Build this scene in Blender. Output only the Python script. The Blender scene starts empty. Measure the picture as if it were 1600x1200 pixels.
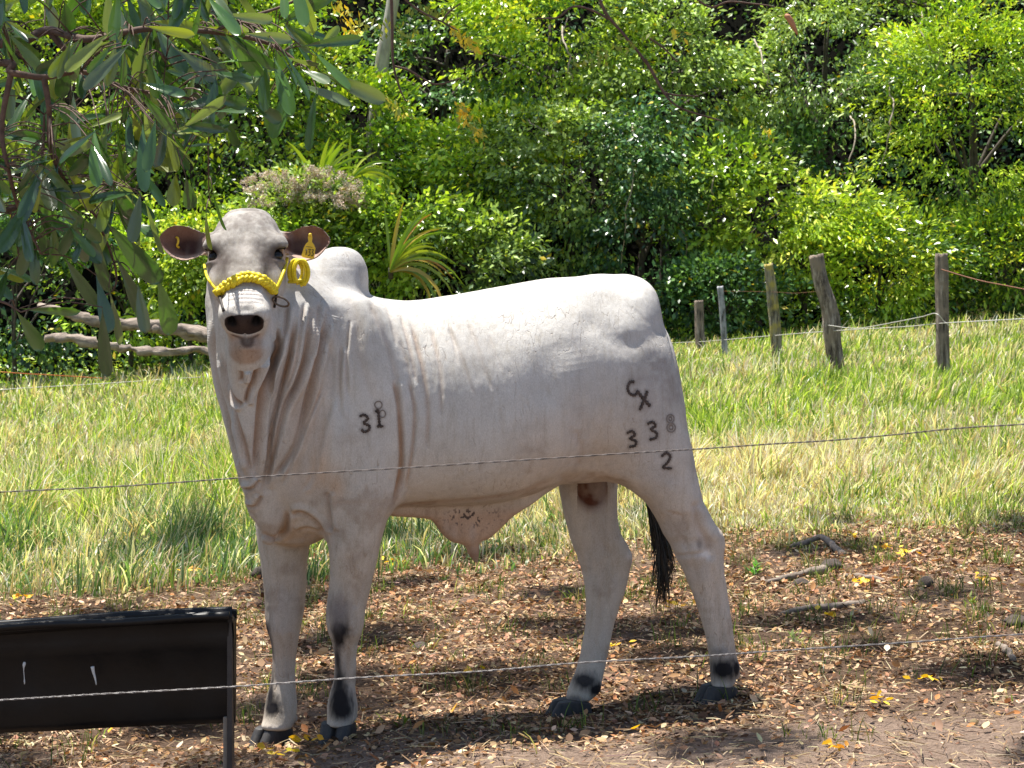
import bpy, math, os
import numpy as np
from mathutils import Vector, Matrix
from mathutils.bvhtree import BVHTree
QUICK = False

sc = bpy.context.scene
col = sc.collection
R = math.radians

# ------------------------------------------------------------------ camera, sky, sun
F_PX, CAM_Z, HOR = 3400.0, 1.44, 430.0
cd = bpy.data.cameras.new("camera")
cam = bpy.data.objects.new("camera", cd); col.objects.link(cam)
cd.sensor_width = 36.0
cd.lens = F_PX / 1600 * 36.0
cd.shift_y = -(600 - HOR) / 1600
cd.clip_start = 0.05; cd.clip_end = 2000
cam.location = (0, 0, CAM_Z); cam.rotation_euler = (R(90), 0, 0)
cd.dof.use_dof = True; cd.dof.focus_distance = 6.8; cd.dof.aperture_fstop = 20.0
sc.camera = cam

SUN = Vector((-0.24, 0.15, 1.0)).normalized()
world = bpy.data.worlds.new("World"); sc.world = world; world.use_nodes = True
nt = world.node_tree
for n in list(nt.nodes): nt.nodes.remove(n)
sky = nt.nodes.new('ShaderNodeTexSky'); sky.sky_type = 'NISHITA'; sky.sun_disc = False
sky.sun_elevation = math.asin(SUN.z); sky.sun_rotation = math.atan2(SUN.x, SUN.y)
bg = nt.nodes.new('ShaderNodeBackground'); bg.inputs['Strength'].default_value = 0.085
wo = nt.nodes.new('ShaderNodeOutputWorld')
nt.links.new(sky.outputs[0], bg.inputs['Color']); nt.links.new(bg.outputs[0], wo.inputs['Surface'])
sd = bpy.data.lights.new("sun", 'SUN'); sd.energy = 5.0; sd.angle = R(0.55); sd.color = (1.0, 0.955, 0.88)
so = bpy.data.objects.new("sun", sd); col.objects.link(so)
so.rotation_euler = SUN.to_track_quat('Z', 'Y').to_euler(); so.location = (-4, 4, 20)
sc.view_settings.view_transform = 'Standard'; sc.view_settings.look = 'None'
sc.view_settings.gamma = 1.0; sc.view_settings.exposure = 1.15
sc.view_settings.use_curve_mapping = False
sc.cycles.max_bounces = 8; sc.cycles.diffuse_bounces = 3; sc.cycles.transmission_bounces = 4
sc.cycles.use_denoising = True

# ------------------------------------------------------------------ helpers
rng = np.random.default_rng(7)
def W(px, py, Y):
    return Vector(((px - 800) * Y / F_PX, Y, CAM_Z - (py - HOR) * Y / F_PX))
def wx(px, Y): return (px - 800) * Y / F_PX
def wz(py, Y): return CAM_Z - (py - HOR) * Y / F_PX

def tag(o, label=None, cat=None, group=None, kind=None):
    if label: o['label'] = label
    if cat: o['category'] = cat
    if group: o['group'] = group
    if kind: o['kind'] = kind
    return o
def empty(name, loc=(0, 0, 0)):
    o = bpy.data.objects.new(name, None); col.objects.link(o); o.location = loc
    o.empty_display_size = 0.1
    return o
def mesh_obj(name, V, Fs, mat, parent=None, cols=None, smooth=True, org=None):
    """V (n,3); Fs (m,4) or (m,3) or list of such arrays; world coords; org shifts the object's origin."""
    V = np.asarray(V, dtype=np.float32)
    if not isinstance(Fs, list): Fs = [Fs]
    Fs = [np.asarray(f, dtype=np.int32) for f in Fs if len(f)]
    if parent is not None:
        po = np.zeros(3, dtype=np.float32); q_ = parent
        while q_ is not None: po = po + np.array(q_.location, dtype=np.float32); q_ = q_.parent
        V = V - po
    elif org is not None:
        V = V - np.array(org, dtype=np.float32)
    me = bpy.data.meshes.new(name)
    me.vertices.add(len(V)); me.vertices.foreach_set('co', V.ravel())
    tot = np.concatenate([np.full(len(f), f.shape[1], dtype=np.int32) for f in Fs])
    idx = np.concatenate([f.ravel() for f in Fs])
    me.loops.add(len(idx)); me.loops.foreach_set('vertex_index', idx)
    me.polygons.add(len(tot))
    st = np.zeros(len(tot), dtype=np.int32); st[1:] = np.cumsum(tot)[:-1]
    me.polygons.foreach_set('loop_start', st)
    me.polygons.foreach_set('use_smooth', np.full(len(tot), smooth))
    me.update(calc_edges=True)
    if cols is not None:
        c = np.ones((len(V), 4), dtype=np.float32); c[:, :3] = cols
        a = me.color_attributes.new('Col', 'FLOAT_COLOR', 'POINT'); a.data.foreach_set('color', c.ravel())
    me.materials.append(mat)
    o = bpy.data.objects.new(name, me); col.objects.link(o)
    if parent is not None: o.parent = parent
    elif org is not None: o.location = org
    return o

def tube(pts, rad, n=8, closed=False):
    P = np.array([tuple(p) for p in pts], dtype=float); m = len(P)
    rad = np.broadcast_to(np.asarray(rad, dtype=float), (m,))
    if closed: T = np.roll(P, -1, 0) - np.roll(P, 1, 0)
    else: T = np.gradient(P, axis=0)
    T /= np.linalg.norm(T, axis=1)[:, None] + 1e-12
    up = np.array([0.13, 0.27, 0.95]); 
    if abs(T[0] @ up) > .9: up = np.array([1, 0.1, 0.])
    Nn = np.zeros_like(P); nrm = np.cross(T[0], up); nrm /= np.linalg.norm(nrm)
    for i in range(m):
        nrm = nrm - T[i] * (nrm @ T[i]); nrm /= np.linalg.norm(nrm) + 1e-12; Nn[i] = nrm
    B = np.cross(T, Nn)
    a = np.linspace(0, 2 * np.pi, n, endpoint=False)
    V = P[:, None] + rad[:, None, None] * (np.cos(a)[None, :, None] * Nn[:, None] + np.sin(a)[None, :, None] * B[:, None])
    V = V.reshape(-1, 3)
    i = np.arange(m if closed else m - 1)[:, None] * n; j = np.arange(n)[None]; j2 = (j + 1) % n
    i2 = (i + n) % (m * n)
    Fq = np.stack([i + j, i + j2, i2 + j2, i2 + j], -1).reshape(-1, 4)
    Fs = [Fq]
    if not closed:
        V = np.vstack([V, P[0], P[-1]]); c0, c1 = m * n, m * n + 1; j = np.arange(n); j2 = (j + 1) % n
        Fs.append(np.stack([np.full(n, c0), j2, j], -1)); Fs.append(np.stack([np.full(n, c1), (m - 1) * n + j, (m - 1) * n + j2], -1))
    return V, Fs
def join(parts):
    Vs, q, t, off = [], [], [], 0
    for V, Fs in parts:
        if not isinstance(Fs, list): Fs = [Fs]
        for f in Fs:
            if len(f) == 0: continue
            (q if f.shape[1] == 4 else t).append(f + off)
        Vs.append(V); off += len(V)
    out = []
    if q: out.append(np.concatenate(q))
    if t: out.append(np.concatenate(t))
    return np.concatenate(Vs), out
def spline(pts, n=40):
    P = np.array([tuple(p) for p in pts], dtype=float); m = len(P)
    if m == 2: return P[0] + (P[1] - P[0]) * np.linspace(0, 1, n)[:, None]
    Q = np.vstack([2 * P[0] - P[1], P, 2 * P[-1] - P[-2]])
    t = np.linspace(0, m - 1 - 1e-9, n); i = t.astype(int); f = (t - i)[:, None]
    a, b, c, d = Q[i], Q[i + 1], Q[i + 2], Q[i + 3]
    return 0.5 * (2 * b + (c - a) * f + (2 * a - 5 * b + 4 * c - d) * f**2 + (3 * b - a - 3 * c + d) * f**3)
def vnoise(P, s=1.0, seed=0):
    """smooth value noise in 3D, -1..1"""
    P = np.asarray(P, dtype=float) * s + seed * 17.31
    i = np.floor(P).astype(np.int64); f = P - i; f = f * f * (3 - 2 * f)
    def h(a):
        n = (a[..., 0] * 374761393 + a[..., 1] * 668265263 + a[..., 2] * 2147483647 + seed * 974634777) & 0xffffffff
        n = ((n ^ (n >> 13)) * 1274126177) & 0xffffffff
        n = (n ^ (n >> 16)) & 0xffff
        return n / 32767.5 - 1
    r = 0
    for dx in (0, 1):
        for dy in (0, 1):
            for dz in (0, 1):
                w = (f[..., 0] if dx else 1 - f[..., 0]) * (f[..., 1] if dy else 1 - f[..., 1]) * (f[..., 2] if dz else 1 - f[..., 2])
                r = r + w * h(i + np.array([dx, dy, dz]))
    return r
def sstep(a, b, x):
    t = np.clip((x - a) / (b - a), 0, 1); return t * t * (3 - 2 * t)

# ------------------------------------------------------------------ ground height
FEET = [(529, 1156, 6.76), (428, 1163, 6.93), (893, 1119, 7.14), (1124, 1096, 7.06)]
def plane_z(x, y): return 0.066 * x + 0.0053 * y
_fx = np.array([[wx(p, Y), Y, wz(q, Y)] for p, q, Y in FEET])
_res = _fx[:, 2] - plane_z(_fx[:, 0], _fx[:, 1])
_K = np.exp(-((_fx[:, None, :2] - _fx[None, :, :2])**2).sum(-1) / (2 * 0.22**2))
_wt = np.linalg.solve(_K, _res)
def gz(x, y):
    x = np.asarray(x, dtype=float); y = np.asarray(y, dtype=float)
    z = plane_z(x, y)
    for (fx, fy, _), w in zip(_fx, _wt): z = z + w * np.exp(-((x - fx)**2 + (y - fy)**2) / (2 * 0.22**2))
    near = np.exp(-((x - 0)**2 + (y - 7)**2) / 1.6)
    z = z + (1 - near) * (0.018 * np.sin(1.7 * x + 0.6 * y) * np.sin(1.3 * y - 0.4 * x + 1) + 0.010 * np.sin(4.1 * x + 2.2 * y + 2) * np.sin(3.7 * y + 1.2))
    hill = np.maximum(y - (35.8 + 0.6 * np.sin(x * 0.5)), 0)
    z = z + 1.15 * hill - 0.45 * np.maximum(hill - 12, 0)
    return z

# ------------------------------------------------------------------ materials
def new_mat(name):
    m = bpy.data.materials.new(name); m.use_nodes = True
    t = m.node_tree
    for n in list(t.nodes): t.nodes.remove(n)
    out = t.nodes.new('ShaderNodeOutputMaterial')
    return m, t, out
def N(t, typ, **kw):
    n = t.nodes.new(typ)
    for k, v in kw.items():
        if k in n.inputs: n.inputs[k].default_value = v
        else: setattr(n, k, v)
    return n
def ramp(t, stops):
    n = t.nodes.new('ShaderNodeValToRGB'); e = n.color_ramp.elements
    while len(e) < len(stops): e.new(0.5)
    for el, (p, c) in zip(e, stops): el.position = p; el.color = (*c, 1)
    return n
def simple(name, c, rough=0.6, metal=0.0, c2=None, scale=20, bump=0.0, detail=6, stretch=(1, 1, 1), bdist=0.01, spec=0.5):
    m, t, out = new_mat(name)
    p = N(t, 'ShaderNodeBsdfPrincipled', Roughness=rough, Metallic=metal)
    p.inputs['Specular IOR Level'].default_value = spec
    tc = N(t, 'ShaderNodeTexCoord'); mp = N(t, 'ShaderNodeMapping'); mp.inputs['Scale'].default_value = stretch
    t.links.new(tc.outputs['Object'], mp.inputs[0])
    nz = N(t, 'ShaderNodeTexNoise', Scale=scale, Detail=detail, Roughness=0.65); t.links.new(mp.outputs[0], nz.inputs['Vector'])
    rp = ramp(t, [(0.3, c), (0.7, c2 or c)]); t.links.new(nz.outputs['Fac'], rp.inputs[0]); t.links.new(rp.outputs[0], p.inputs['Base Color'])
    if bump:
        b = N(t, 'ShaderNodeBump', Strength=bump, Distance=bdist); t.links.new(nz.outputs['Fac'], b.inputs['Height']); t.links.new(b.outputs[0], p.inputs['Normal'])
    t.links.new(p.outputs[0], out.inputs[0])
    return m
def leaf_mat(name, transl=0.35, gloss=0.10, rough=0.35, back=None, tmul=(1.25, 1.3, 0.45), vein=False):
    """diffuse + translucent + glossy leaf, colour from the mesh's Col attribute"""
    m, t, out = new_mat(name)
    at = N(t, 'ShaderNodeAttribute', attribute_name='Col')
    di = N(t, 'ShaderNodeBsdfDiffuse'); tr = N(t, 'ShaderNodeBsdfTranslucent'); gl = N(t, 'ShaderNodeBsdfGlossy', Roughness=rough)
    c_in = at.outputs['Color']
    if back is not None:
        geo = N(t, 'ShaderNodeNewGeometry'); mx = N(t, 'ShaderNodeMix', data_type='RGBA')
        ml0 = N(t, 'ShaderNodeMix', data_type='RGBA', blend_type='MIX'); ml0.inputs[0].default_value = 0.6
        t.links.new(c_in, ml0.inputs[6]); ml0.inputs[7].default_value = (*back, 1)
        t.links.new(geo.outputs['Backfacing'], mx.inputs[0]); t.links.new(c_in, mx.inputs[6]); t.links.new(ml0.outputs[2], mx.inputs[7])
        t.links.new(mx.outputs[2], di.inputs['Color'])
    else:
        t.links.new(c_in, di.inputs['Color'])
    ml = N(t, 'ShaderNodeMix', data_type='RGBA', blend_type='MULTIPLY'); ml.inputs[0].default_value = 1
    ml.inputs[7].default_value = (*tmul, 1); t.links.new(c_in, ml.inputs[6]); t.links.new(ml.outputs[2], tr.inputs['Color'])
    a = N(t, 'ShaderNodeMixShader'); a.inputs[0].default_value = transl
    t.links.new(di.outputs[0], a.inputs[1]); t.links.new(tr.outputs[0], a.inputs[2])
    b = N(t, 'ShaderNodeMixShader')
    lw = N(t, 'ShaderNodeLayerWeight', Blend=0.25); mm = N(t, 'ShaderNodeMath', operation='MULTIPLY_ADD'); mm.inputs[1].default_value = gloss; mm.inputs[2].default_value = gloss * .5
    t.links.new(lw.outputs['Facing'], mm.inputs[0]); t.links.new(mm.outputs[0], b.inputs[0])
    t.links.new(a.outputs[0], b.inputs[1]); t.links.new(gl.outputs[0], b.inputs[2]); t.links.new(b.outputs[0], out.inputs[0])
    return m
# ================================================================== THE BULL
def tab(rows, n=240):
    """monotone cubic resample of a key table (first column = key, ascending)"""
    A = np.array(sorted([tuple(map(float, r)) for r in rows])); x = A[:, 0]; Yv = A[:, 1:]
    h = np.diff(x)[:, None]; d = np.diff(Yv, axis=0) / h
    m = np.zeros_like(Yv); m[0] = d[0]; m[-1] = d[-1]
    same = d[:-1] * d[1:] > 0
    with np.errstate(divide='ignore', invalid='ignore'):
        hm = 3 * (h[:-1] + h[1:]) / ((2 * h[1:] + h[:-1]) / d[:-1] + (h[1:] + 2 * h[:-1]) / d[1:])
    m[1:-1] = np.where(same, hm, 0)
    t = np.linspace(x[0], x[-1], n); i = np.clip(np.searchsorted(x, t, side='right') - 1, 0, len(x) - 2)
    s = ((t - x[i]) / h[i, 0])[:, None]; hh = h[i]
    out = (2*s**3 - 3*s**2 + 1) * Yv[i] + (s**3 - 2*s**2 + s) * hh * m[i] + (-2*s**3 + 3*s**2) * Yv[i+1] + (s**3 - s**2) * hh * m[i+1]
    return t, out
class Field:
    def __init__(s, xs, ys, zs):
        s.xs, s.ys, s.zs = [np.asarray(a, dtype=np.float32) for a in (xs, ys, zs)]
        s.F = np.full((len(xs), len(ys), len(zs)), 0.5, dtype=np.float32)
    def box(s, lo, hi):
        sl = []
        for a, l, h in zip((s.xs, s.ys, s.zs), lo, hi):
            i0 = max(int(np.searchsorted(a, l)), 0); i1 = min(int(np.searchsorted(a, h)), len(a)); sl.append(slice(i0, max(i1, i0 + 1)))
        X = s.xs[sl[0]][:, None, None]; Y = s.ys[sl[1]][None, :, None]; Z = s.zs[sl[2]][None, None, :]
        return tuple(sl), X, Y, Z
    def add(s, sl, d, k):
        a = s.F[sl]
        h = np.clip(0.5 + 0.5 * (d - a) / k, 0, 1)
        s.F[sl] = d * (1 - h) + a * h - k * h * (1 - h)
    def sub(s, sl, d, k):
        a = s.F[sl]; d = -d
        h = np.clip(0.5 - 0.5 * (d - a) / k, 0, 1)
        s.F[sl] = d * (1 - h) + a * h + k * h * (1 - h)
    def gcz(s, rows, k=0.03, n=2.0, cap=(0.03, 0.03), add=True):
        """rows: py, left px, right px, Y centre, half-depth -> a limb running along z"""
        rr = []
        for py, l, r, Y, ry in rows:
            rr.append((wz(py, Y), (wx(l, Y) + wx(r, Y)) / 2, (wx(r, Y) - wx(l, Y)) / 2, Y, ry))
        t, o = tab(rr); z0, z1 = t[0], t[-1]; m = k + 0.02
        lo = (o[:, 0].min() - o[:, 1].max() - m, (o[:, 2] - o[:, 3]).min() - m, z0 - cap[0] - m)
        hi = (o[:, 0].max() + o[:, 1].max() + m, (o[:, 2] + o[:, 3]).max() + m, z1 + cap[1] + m)
        sl, X, Y, Z = s.box(lo, hi)
        zc = np.clip(Z, z0, z1); P = [np.interp(zc, t, o[:, i]).astype(np.float32) for i in range(4)]
        c = np.where(Z < z0, (Z - z0) / cap[0], np.where(Z > z1, (Z - z1) / cap[1], 0))
        q = (np.abs((X - P[0]) / P[1])**n + np.abs((Y - P[2]) / P[3])**n + np.abs(c)**n)**(1 / n)
        s.add(sl, (q - 1) * np.minimum(P[1], P[3]), k)
    def ell(s, c, r, k=0.02, rot=None, sub=False, n=2.0):
        c = np.array(tuple(c)); r = np.array(r, dtype=float); m = r.max() + k + 0.015
        sl, X, Y, Z = s.box(c - m, c + m)
        D = [X - c[0], Y - c[1], Z - c[2]]
        if rot is not None:
            D = [D[0] * rot[i][0] + D[1] * rot[i][1] + D[2] * rot[i][2] for i in range(3)]
        q = sum(np.abs(D[i] / r[i])**n for i in range(3))**(1 / n)
        (s.sub if sub else s.add)(sl, (q - 1) * r.min(), k)
    def chain(s, pts, rads, k=0.02, sub=False):
        """rounded cones along a polyline"""
        P = np.array([tuple(p) for p in pts]); rads = np.asarray(rads, dtype=float)
        for a, b, ra, rb in zip(P[:-1], P[1:], rads[:-1], rads[1:]):
            m = max(ra, rb) + k + 0.01
            sl, X, Y, Z = s.box(np.minimum(a, b) - m, np.maximum(a, b) + m)
            d = b - a; L = d @ d
            h = np.clip(((X - a[0]) * d[0] + (Y - a[1]) * d[1] + (Z - a[2]) * d[2]) / L, 0, 1)
            ds = np.sqrt((X - a[0] - h * d[0])**2 + (Y - a[1] - h * d[1])**2 + (Z - a[2] - h * d[2])**2) - (ra + (rb - ra) * h)
            (s.sub if sub else s.add)(sl, ds, k)
    def mesh(s):
        F = s.F; xs, ys, zs = s.xs, s.ys, s.zs; S = F < 0
        c = np.zeros(tuple(n - 1 for n in F.shape), dtype=np.int8)
        for dx in (0, 1):
            for dy in (0, 1):
                for dz in (0, 1):
                    c += S[dx:F.shape[0] - 1 + dx, dy:F.shape[1] - 1 + dy, dz:F.shape[2] - 1 + dz]
        act = (c > 0) & (c < 8); I = np.argwhere(act); idx = np.full(act.shape, -1, dtype=np.int32); idx[act] = np.arange(len(I))
        acc = np.zeros((len(I), 3)); cnt = np.zeros(len(I))
        ax = [xs, ys, zs]
        cor = [(a, b, d) for a in (0, 1) for b in (0, 1) for d in (0, 1)]
        for p in cor:
            for k in range(3):
                if p[k] == 1: continue
                q = list(p); q[k] = 1
                A = I + p; B = I + q
                fa = F[A[:, 0], A[:, 1], A[:, 2]]; fb = F[B[:, 0], B[:, 1], B[:, 2]]
                cr = (fa < 0) != (fb < 0); t = np.where(cr, fa / np.where(cr, fa - fb, 1), 0)
                pa = np.stack([ax[i][A[:, i]] for i in range(3)], 1); pb = np.stack([ax[i][B[:, i]] for i in range(3)], 1)
                acc += np.where(cr[:, None], pa + (pb - pa) * t[:, None], 0); cnt += cr
        V = acc / cnt[:, None]; Q = []
        for k in range(3):
            s0 = [slice(1, -1)] * 3; s1 = [slice(1, -1)] * 3; s0[k] = slice(0, -1); s1[k] = slice(1, None)
            ch = S[tuple(s0)] != S[tuple(s1)]; E = np.argwhere(ch)
            off = np.array([1, 1, 1]); off[k] = 0; E = E + off
            ins = S[E[:, 0], E[:, 1], E[:, 2]]
            u, v = (k + 1) % 3, (k + 2) % 3
            eu = np.eye(3, dtype=int)[u]; ev = np.eye(3, dtype=int)[v]
            g = lambda P: idx[P[:, 0], P[:, 1], P[:, 2]]
            quad = np.stack([g(E - eu - ev), g(E - ev), g(E), g(E - eu)], 1)
            quad[~ins] = quad[~ins][:, ::-1]
            Q.append(quad)
        Q = np.concatenate(Q); Q = Q[(Q >= 0).all(1)]
        return V, Q
def vnormals(V, Q):
    a = V[Q[:, 2]] - V[Q[:, 0]]; b = V[Q[:, 3]] - V[Q[:, 1]]; n = np.cross(a, b)
    Nn = np.zeros_like(V)
    for k in range(Q.shape[1]): 
        for c in range(3): Nn[:, c] += np.bincount(Q[:, k], n[:, c], minlength=len(V))
    return Nn / (np.linalg.norm(Nn, axis=1)[:, None] + 1e-12)
def relax(V, Q, it=2, w=0.5):
    for _ in range(it):
        S = np.zeros_like(V); C = np.bincount(Q.ravel(), minlength=len(V)).astype(float)
        m = V[Q].mean(1)
        for k in range(Q.shape[1]):
            for c in range(3): S[:, c] += np.bincount(Q[:, k], m[:, c], minlength=len(V))
        V = V * (1 - w) + w * S / C[:, None]
    return V

def axis(a, b, fine, h, hf):
    """grid line positions from a to b, step h, step hf inside the interval fine"""
    out = [a]
    while out[-1] < b:
        x = out[-1]; out.append(x + (hf if fine[0] < x < fine[1] else h))
    return np.array(out)
H, HF = (0.009, 0.006) if QUICK else (0.0052, 0.0034)
XB0, XB1 = -1.12, 0.80
fld = Field(axis(XB0, XB1, (-1.06, -0.62), H, HF), axis(6.15, 7.62, (6.18, 6.66), H, HF), axis(-0.1, 1.70, (1.20, 1.70), H, HF))

# --- torso: stations along the spine, px / top / bottom / half width / egg factor
A0 = np.array([wx(470, 6.80), 6.80]); B0 = np.array([wx(1050, 7.20), 7.20]); LU = np.linalg.norm(B0 - A0); DU = (B0 - A0) / LU; DS = np.array([-DU[1], DU[0]])
def px2u(px):   # u along the spine for a given photo column
    k = (px - 800) / F_PX; return (k * A0[1] - A0[0]) / (DU[0] - k * DU[1])
def uY(px): return A0[1] + px2u(px) * DU[1]
rows = []
for px, tp, bt, w in [(425, 560, 780, .13), (455, 515, 815, .175), (490, 480, 838, .205), (530, 464, 838, .225), (570, 461, 815, .235), (600, 466, 796, .245), (640, 469, 790, .262),
                      (700, 462, 789, .29), (760, 451, 785, .308), (815, 441, 772, .312), (860, 434, 752, .305), (900, 432, 742, .295), (940, 428, 738, .285),
                      (970, 430, 735, .268), (995, 442, 728, .235), (1010, 466, 715, .20), (1020, 500, 700, .15)]:
    Y = uY(px); rows.append((px2u(px), wz(tp, Y), wz(bt, Y), w))
t_, o_ = tab(rows)
sl, X, Y, Z = fld.box((XB0, 6.2, 0.45), (XB1, 7.6, 1.70))
u = ((X - A0[0]) * DU[0] + (Y - A0[1]) * DU[1]); sd_ = (X - A0[0]) * DS[0] + (Y - A0[1]) * DS[1]
uc = np.clip(u, t_[0], t_[-1])
zt, zb, w = [np.interp(uc, t_, o_[:, i]).astype(np.float32) for i in range(3)]
zc = (zt + zb) / 2; hz = (zt - zb) / 2; v = (Z - zc) / hz
cp = np.where(u < t_[0], (u - t_[0]) / .07, np.where(u > t_[-1], (u - t_[-1]) / .05, 0)).astype(np.float32)
wv = w * (1 - 0.13 * np.clip(v, -1, 1) - 0.10 * np.clip(v - .45, 0, 1))
n = 2.25
q = (np.abs(sd_ / wv)**n + np.abs(v)**n + np.abs(cp)**n)**(1 / n)
fld.add(sl, ((q - 1) * np.minimum(w, hz)).astype(np.float32), 0.02)
del u, sd_, q, v, wv, cp, uc
# --- rump, pin bones, hips
fld.ell(W(988, 482, 7.17), (.085, .165, .095), .05)
fld.ell(W(990, 462, 7.09), (.05, .05, .035), .04)
fld.ell(W(915, 470, 7.0), (.07, .05, .05), .06)
fld.ell(W(950, 640, 6.99), (.13, .09, .17), .08)
# --- hump
fld.ell(W(512, 455, 6.84), (.10, .105, .115), .05); fld.ell(W(527, 440, 6.85), (.088, .075, .108), .03); fld.ell(W(546, 432, 6.86), (.056, .058, .082), .02)
# --- neck and dewlap column
fld.gcz([(405, 350, 468, 6.74, .10), (425, 330, 488, 6.74, .13), (455, 323, 515, 6.73, .165), (480, 322, 530, 6.72, .18), (520, 325, 532, 6.71, .19), (570, 331, 530, 6.72, .19), (640, 345, 525, 6.74, .18),
         (700, 361, 522, 6.76, .165), (750, 375, 520, 6.78, .15), (785, 388, 515, 6.80, .13), (815, 402, 505, 6.81, .10), (838, 425, 490, 6.82, .06)], k=.05, cap=(.03, .05), n=2.15)
# front blade of the dewlap
fld.gcz([(545, 366, 412, 6.46, .06), (580, 362, 410, 6.50, .05), (620, 362, 412, 6.545, .05), (680, 368, 412, 6.585, .05), (740, 376, 412, 6.63, .05), (775, 384, 414, 6.665, .045), (795, 388, 412, 6.69, .035)], k=.035, cap=(.03, .04))
fld.gcz([(720, 372, 400, 6.62, .05), (752, 373, 402, 6.645, .04)], k=.012, cap=(.02, .012))
fld.gcz([(768, 384, 408, 6.66, .03), (790, 386, 406, 6.67, .03)], k=.012, cap=(.015, .014))
fld.gcz([(770, 392, 440, 6.68, .045), (810, 398, 442, 6.69, .04), (832, 406, 436, 6.70, .03)], k=.018, cap=(.03, .02))
fld.gcz([(800, 440, 512, 6.84, .09), (835, 440, 500, 6.85, .07)], k=.03, cap=(.03, .035))
# throat
fld.chain([W(388, 500, 6.50), W(386, 545, 6.50), W(384, 600, 6.56)], [.062, .05, .045], .05)
# --- shoulder + near foreleg
fld.ell(W(560, 600, 6.70), (.12, .09, .27), .07)
fld.ell(W(520, 690, 6.70), (.09, .10, .12), .07)
near_fore = [(640, 510, 618, 6.76, .11), (700, 508, 620, 6.74, .115), (750, 508, 619, 6.73, .115), (785, 510, 615, 6.73, .11), (810, 512, 606, 6.73, .10), (840, 513, 597, 6.73, .09), (880, 515, 588, 6.735, .078), (915, 514, 580, 6.74, .066),
             (945, 510, 573, 6.74, .06), (968, 509, 570, 6.74, .06), (985, 512, 567, 6.74, .057), (1005, 519, 560, 6.75, .047), (1030, 523, 556, 6.755, .038), (1060, 522, 555, 6.76, .036), (1085, 516, 556, 6.76, .042), (1105, 512, 559, 6.76, .048), (1120, 512, 558, 6.755, .046), (1130, 511, 551, 6.75, .042)]
fld.gcz(near_fore, k=.04, cap=(.012, .08), n=2.2)
far_fore = [(700, 400, 490, 6.95, .09), (780, 398, 492, 6.94, .09), (830, 400, 487, 6.93, .08), (880, 407, 480, 6.93, .07), (920, 412, 478, 6.93, .06), (955, 414, 475, 6.93, .056), (980, 417, 470, 6.93, .054), (1005, 424, 465, 6.935, .045), (1030, 426, 462, 6.94, .037), (1060, 424, 461, 6.94, .035),
            (1085, 418, 463, 6.935, .042), (1108, 414, 464, 6.93, .047), (1122, 412, 461, 6.92, .044), (1134, 409, 456, 6.91, .042)]
fld.gcz(far_fore, k=.035, cap=(.012, .08), n=2.2)
# --- hind legs
near_hind = [(500, 935, 1024, 7.08, .11), (560, 930, 1053, 7.05, .135), (600, 925, 1065, 7.04, .14), (650, 920, 1073, 7.03, .14), (700, 928, 1081, 7.02, .13), (740, 950, 1088, 7.02, .115), (765, 985, 1094, 7.02, .10), (790, 1012, 1102, 7.02, .085),
             (815, 1026, 1116, 7.03, .07), (832, 1034, 1127, 7.03, .06), (850, 1046, 1131, 7.04, .056), (870, 1056, 1131, 7.04, .053), (895, 1069, 1131, 7.045, .047), (925, 1082, 1136, 7.05, .04), (960, 1094, 1141, 7.05, .036), (995, 1103, 1147, 7.055, .036),
             (1025, 1107, 1152, 7.055, .040), (1045, 1108, 1157, 7.055, .043), (1060, 1109, 1152, 7.055, .040), (1070, 1111, 1147, 7.05, .038)]
fld.gcz(near_hind, k=.05, cap=(.012, .1), n=2.15)
far_hind = [(640, 868, 990, 7.30, .12), (700, 868, 975, 7.28, .11), (750, 871, 965, 7.26, .10), (790, 878, 964, 7.25, .09), (830, 888, 969, 7.24, .075), (855, 896, 982, 7.235, .062), (870, 902, 988, 7.23, .055), (890, 908, 984, 7.23, .052), (915, 913, 978, 7.22, .047), (950, 915, 967, 7.21, .04),
            (985, 913, 957, 7.20, .037), (1015, 907, 951, 7.19, .038), (1045, 900, 945, 7.18, .042), (1063, 893, 941, 7.17, .046), (1080, 886, 938, 7.165, .045), (1091, 884, 926, 7.155, .040)]
fld.gcz(far_hind, k=.045, cap=(.012, .1), n=2.15)
fld.ell(W(1118, 848, 7.04), (.025, .03, .035), .02)
fld.ell(W(1085, 862, 6.995), (.03, .018, .03), .02)
# flank fold joining belly and stifle
fld.ell(W(905, 715, 7.02), (.13, .10, .07), .05)
# elbow
fld.ell(W(598, 770, 6.72), (.045, .05, .05), .04)
# dewclaws
for p in [(551, 1118, 6.79), (518, 1121, 6.79), (458, 1122, 6.955), (422, 1124, 6.96), (1151, 1054, 7.07), (1144, 1058, 7.09), (930, 1076, 7.19), (926, 1074, 7.14)]:
    fld.ell(W(*p), (.014, .014, .017), .008)
# --- sheath: a fold of skin hanging under the belly, in the body's mid plane
def under(px): return uY(px)
sh = [(600, 780, 806, .028), (640, 780, 808, .026), (672, 780, 812, .026), (695, 778, 838, .03), (712, 778, 849, .032), (735, 775, 850, .034), (760, 772, 843, .032), (780, 770, 827, .028), (802, 765, 806, .026), (830, 755, 788, .026), (855, 740, 768, .03), (880, 730, 752, .03)]
rows = [(px2u(p), wz(a, under(p)), wz(b, under(p)), w) for p, a, b, w in sh]
ts, os_ = tab(rows)
sl, X, Y, Z = fld.box((-.45, 6.6, .45), (.35, 7.3, .9))
u = ((X - A0[0]) * DU[0] + (Y - A0[1]) * DU[1]); s_ = (X - A0[0]) * DS[0] + (Y - A0[1]) * DS[1]
uc = np.clip(u, ts[0], ts[-1]); zt, zb, w = [np.interp(uc, ts, os_[:, i]).astype(np.float32) for i in range(3)]
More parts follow.
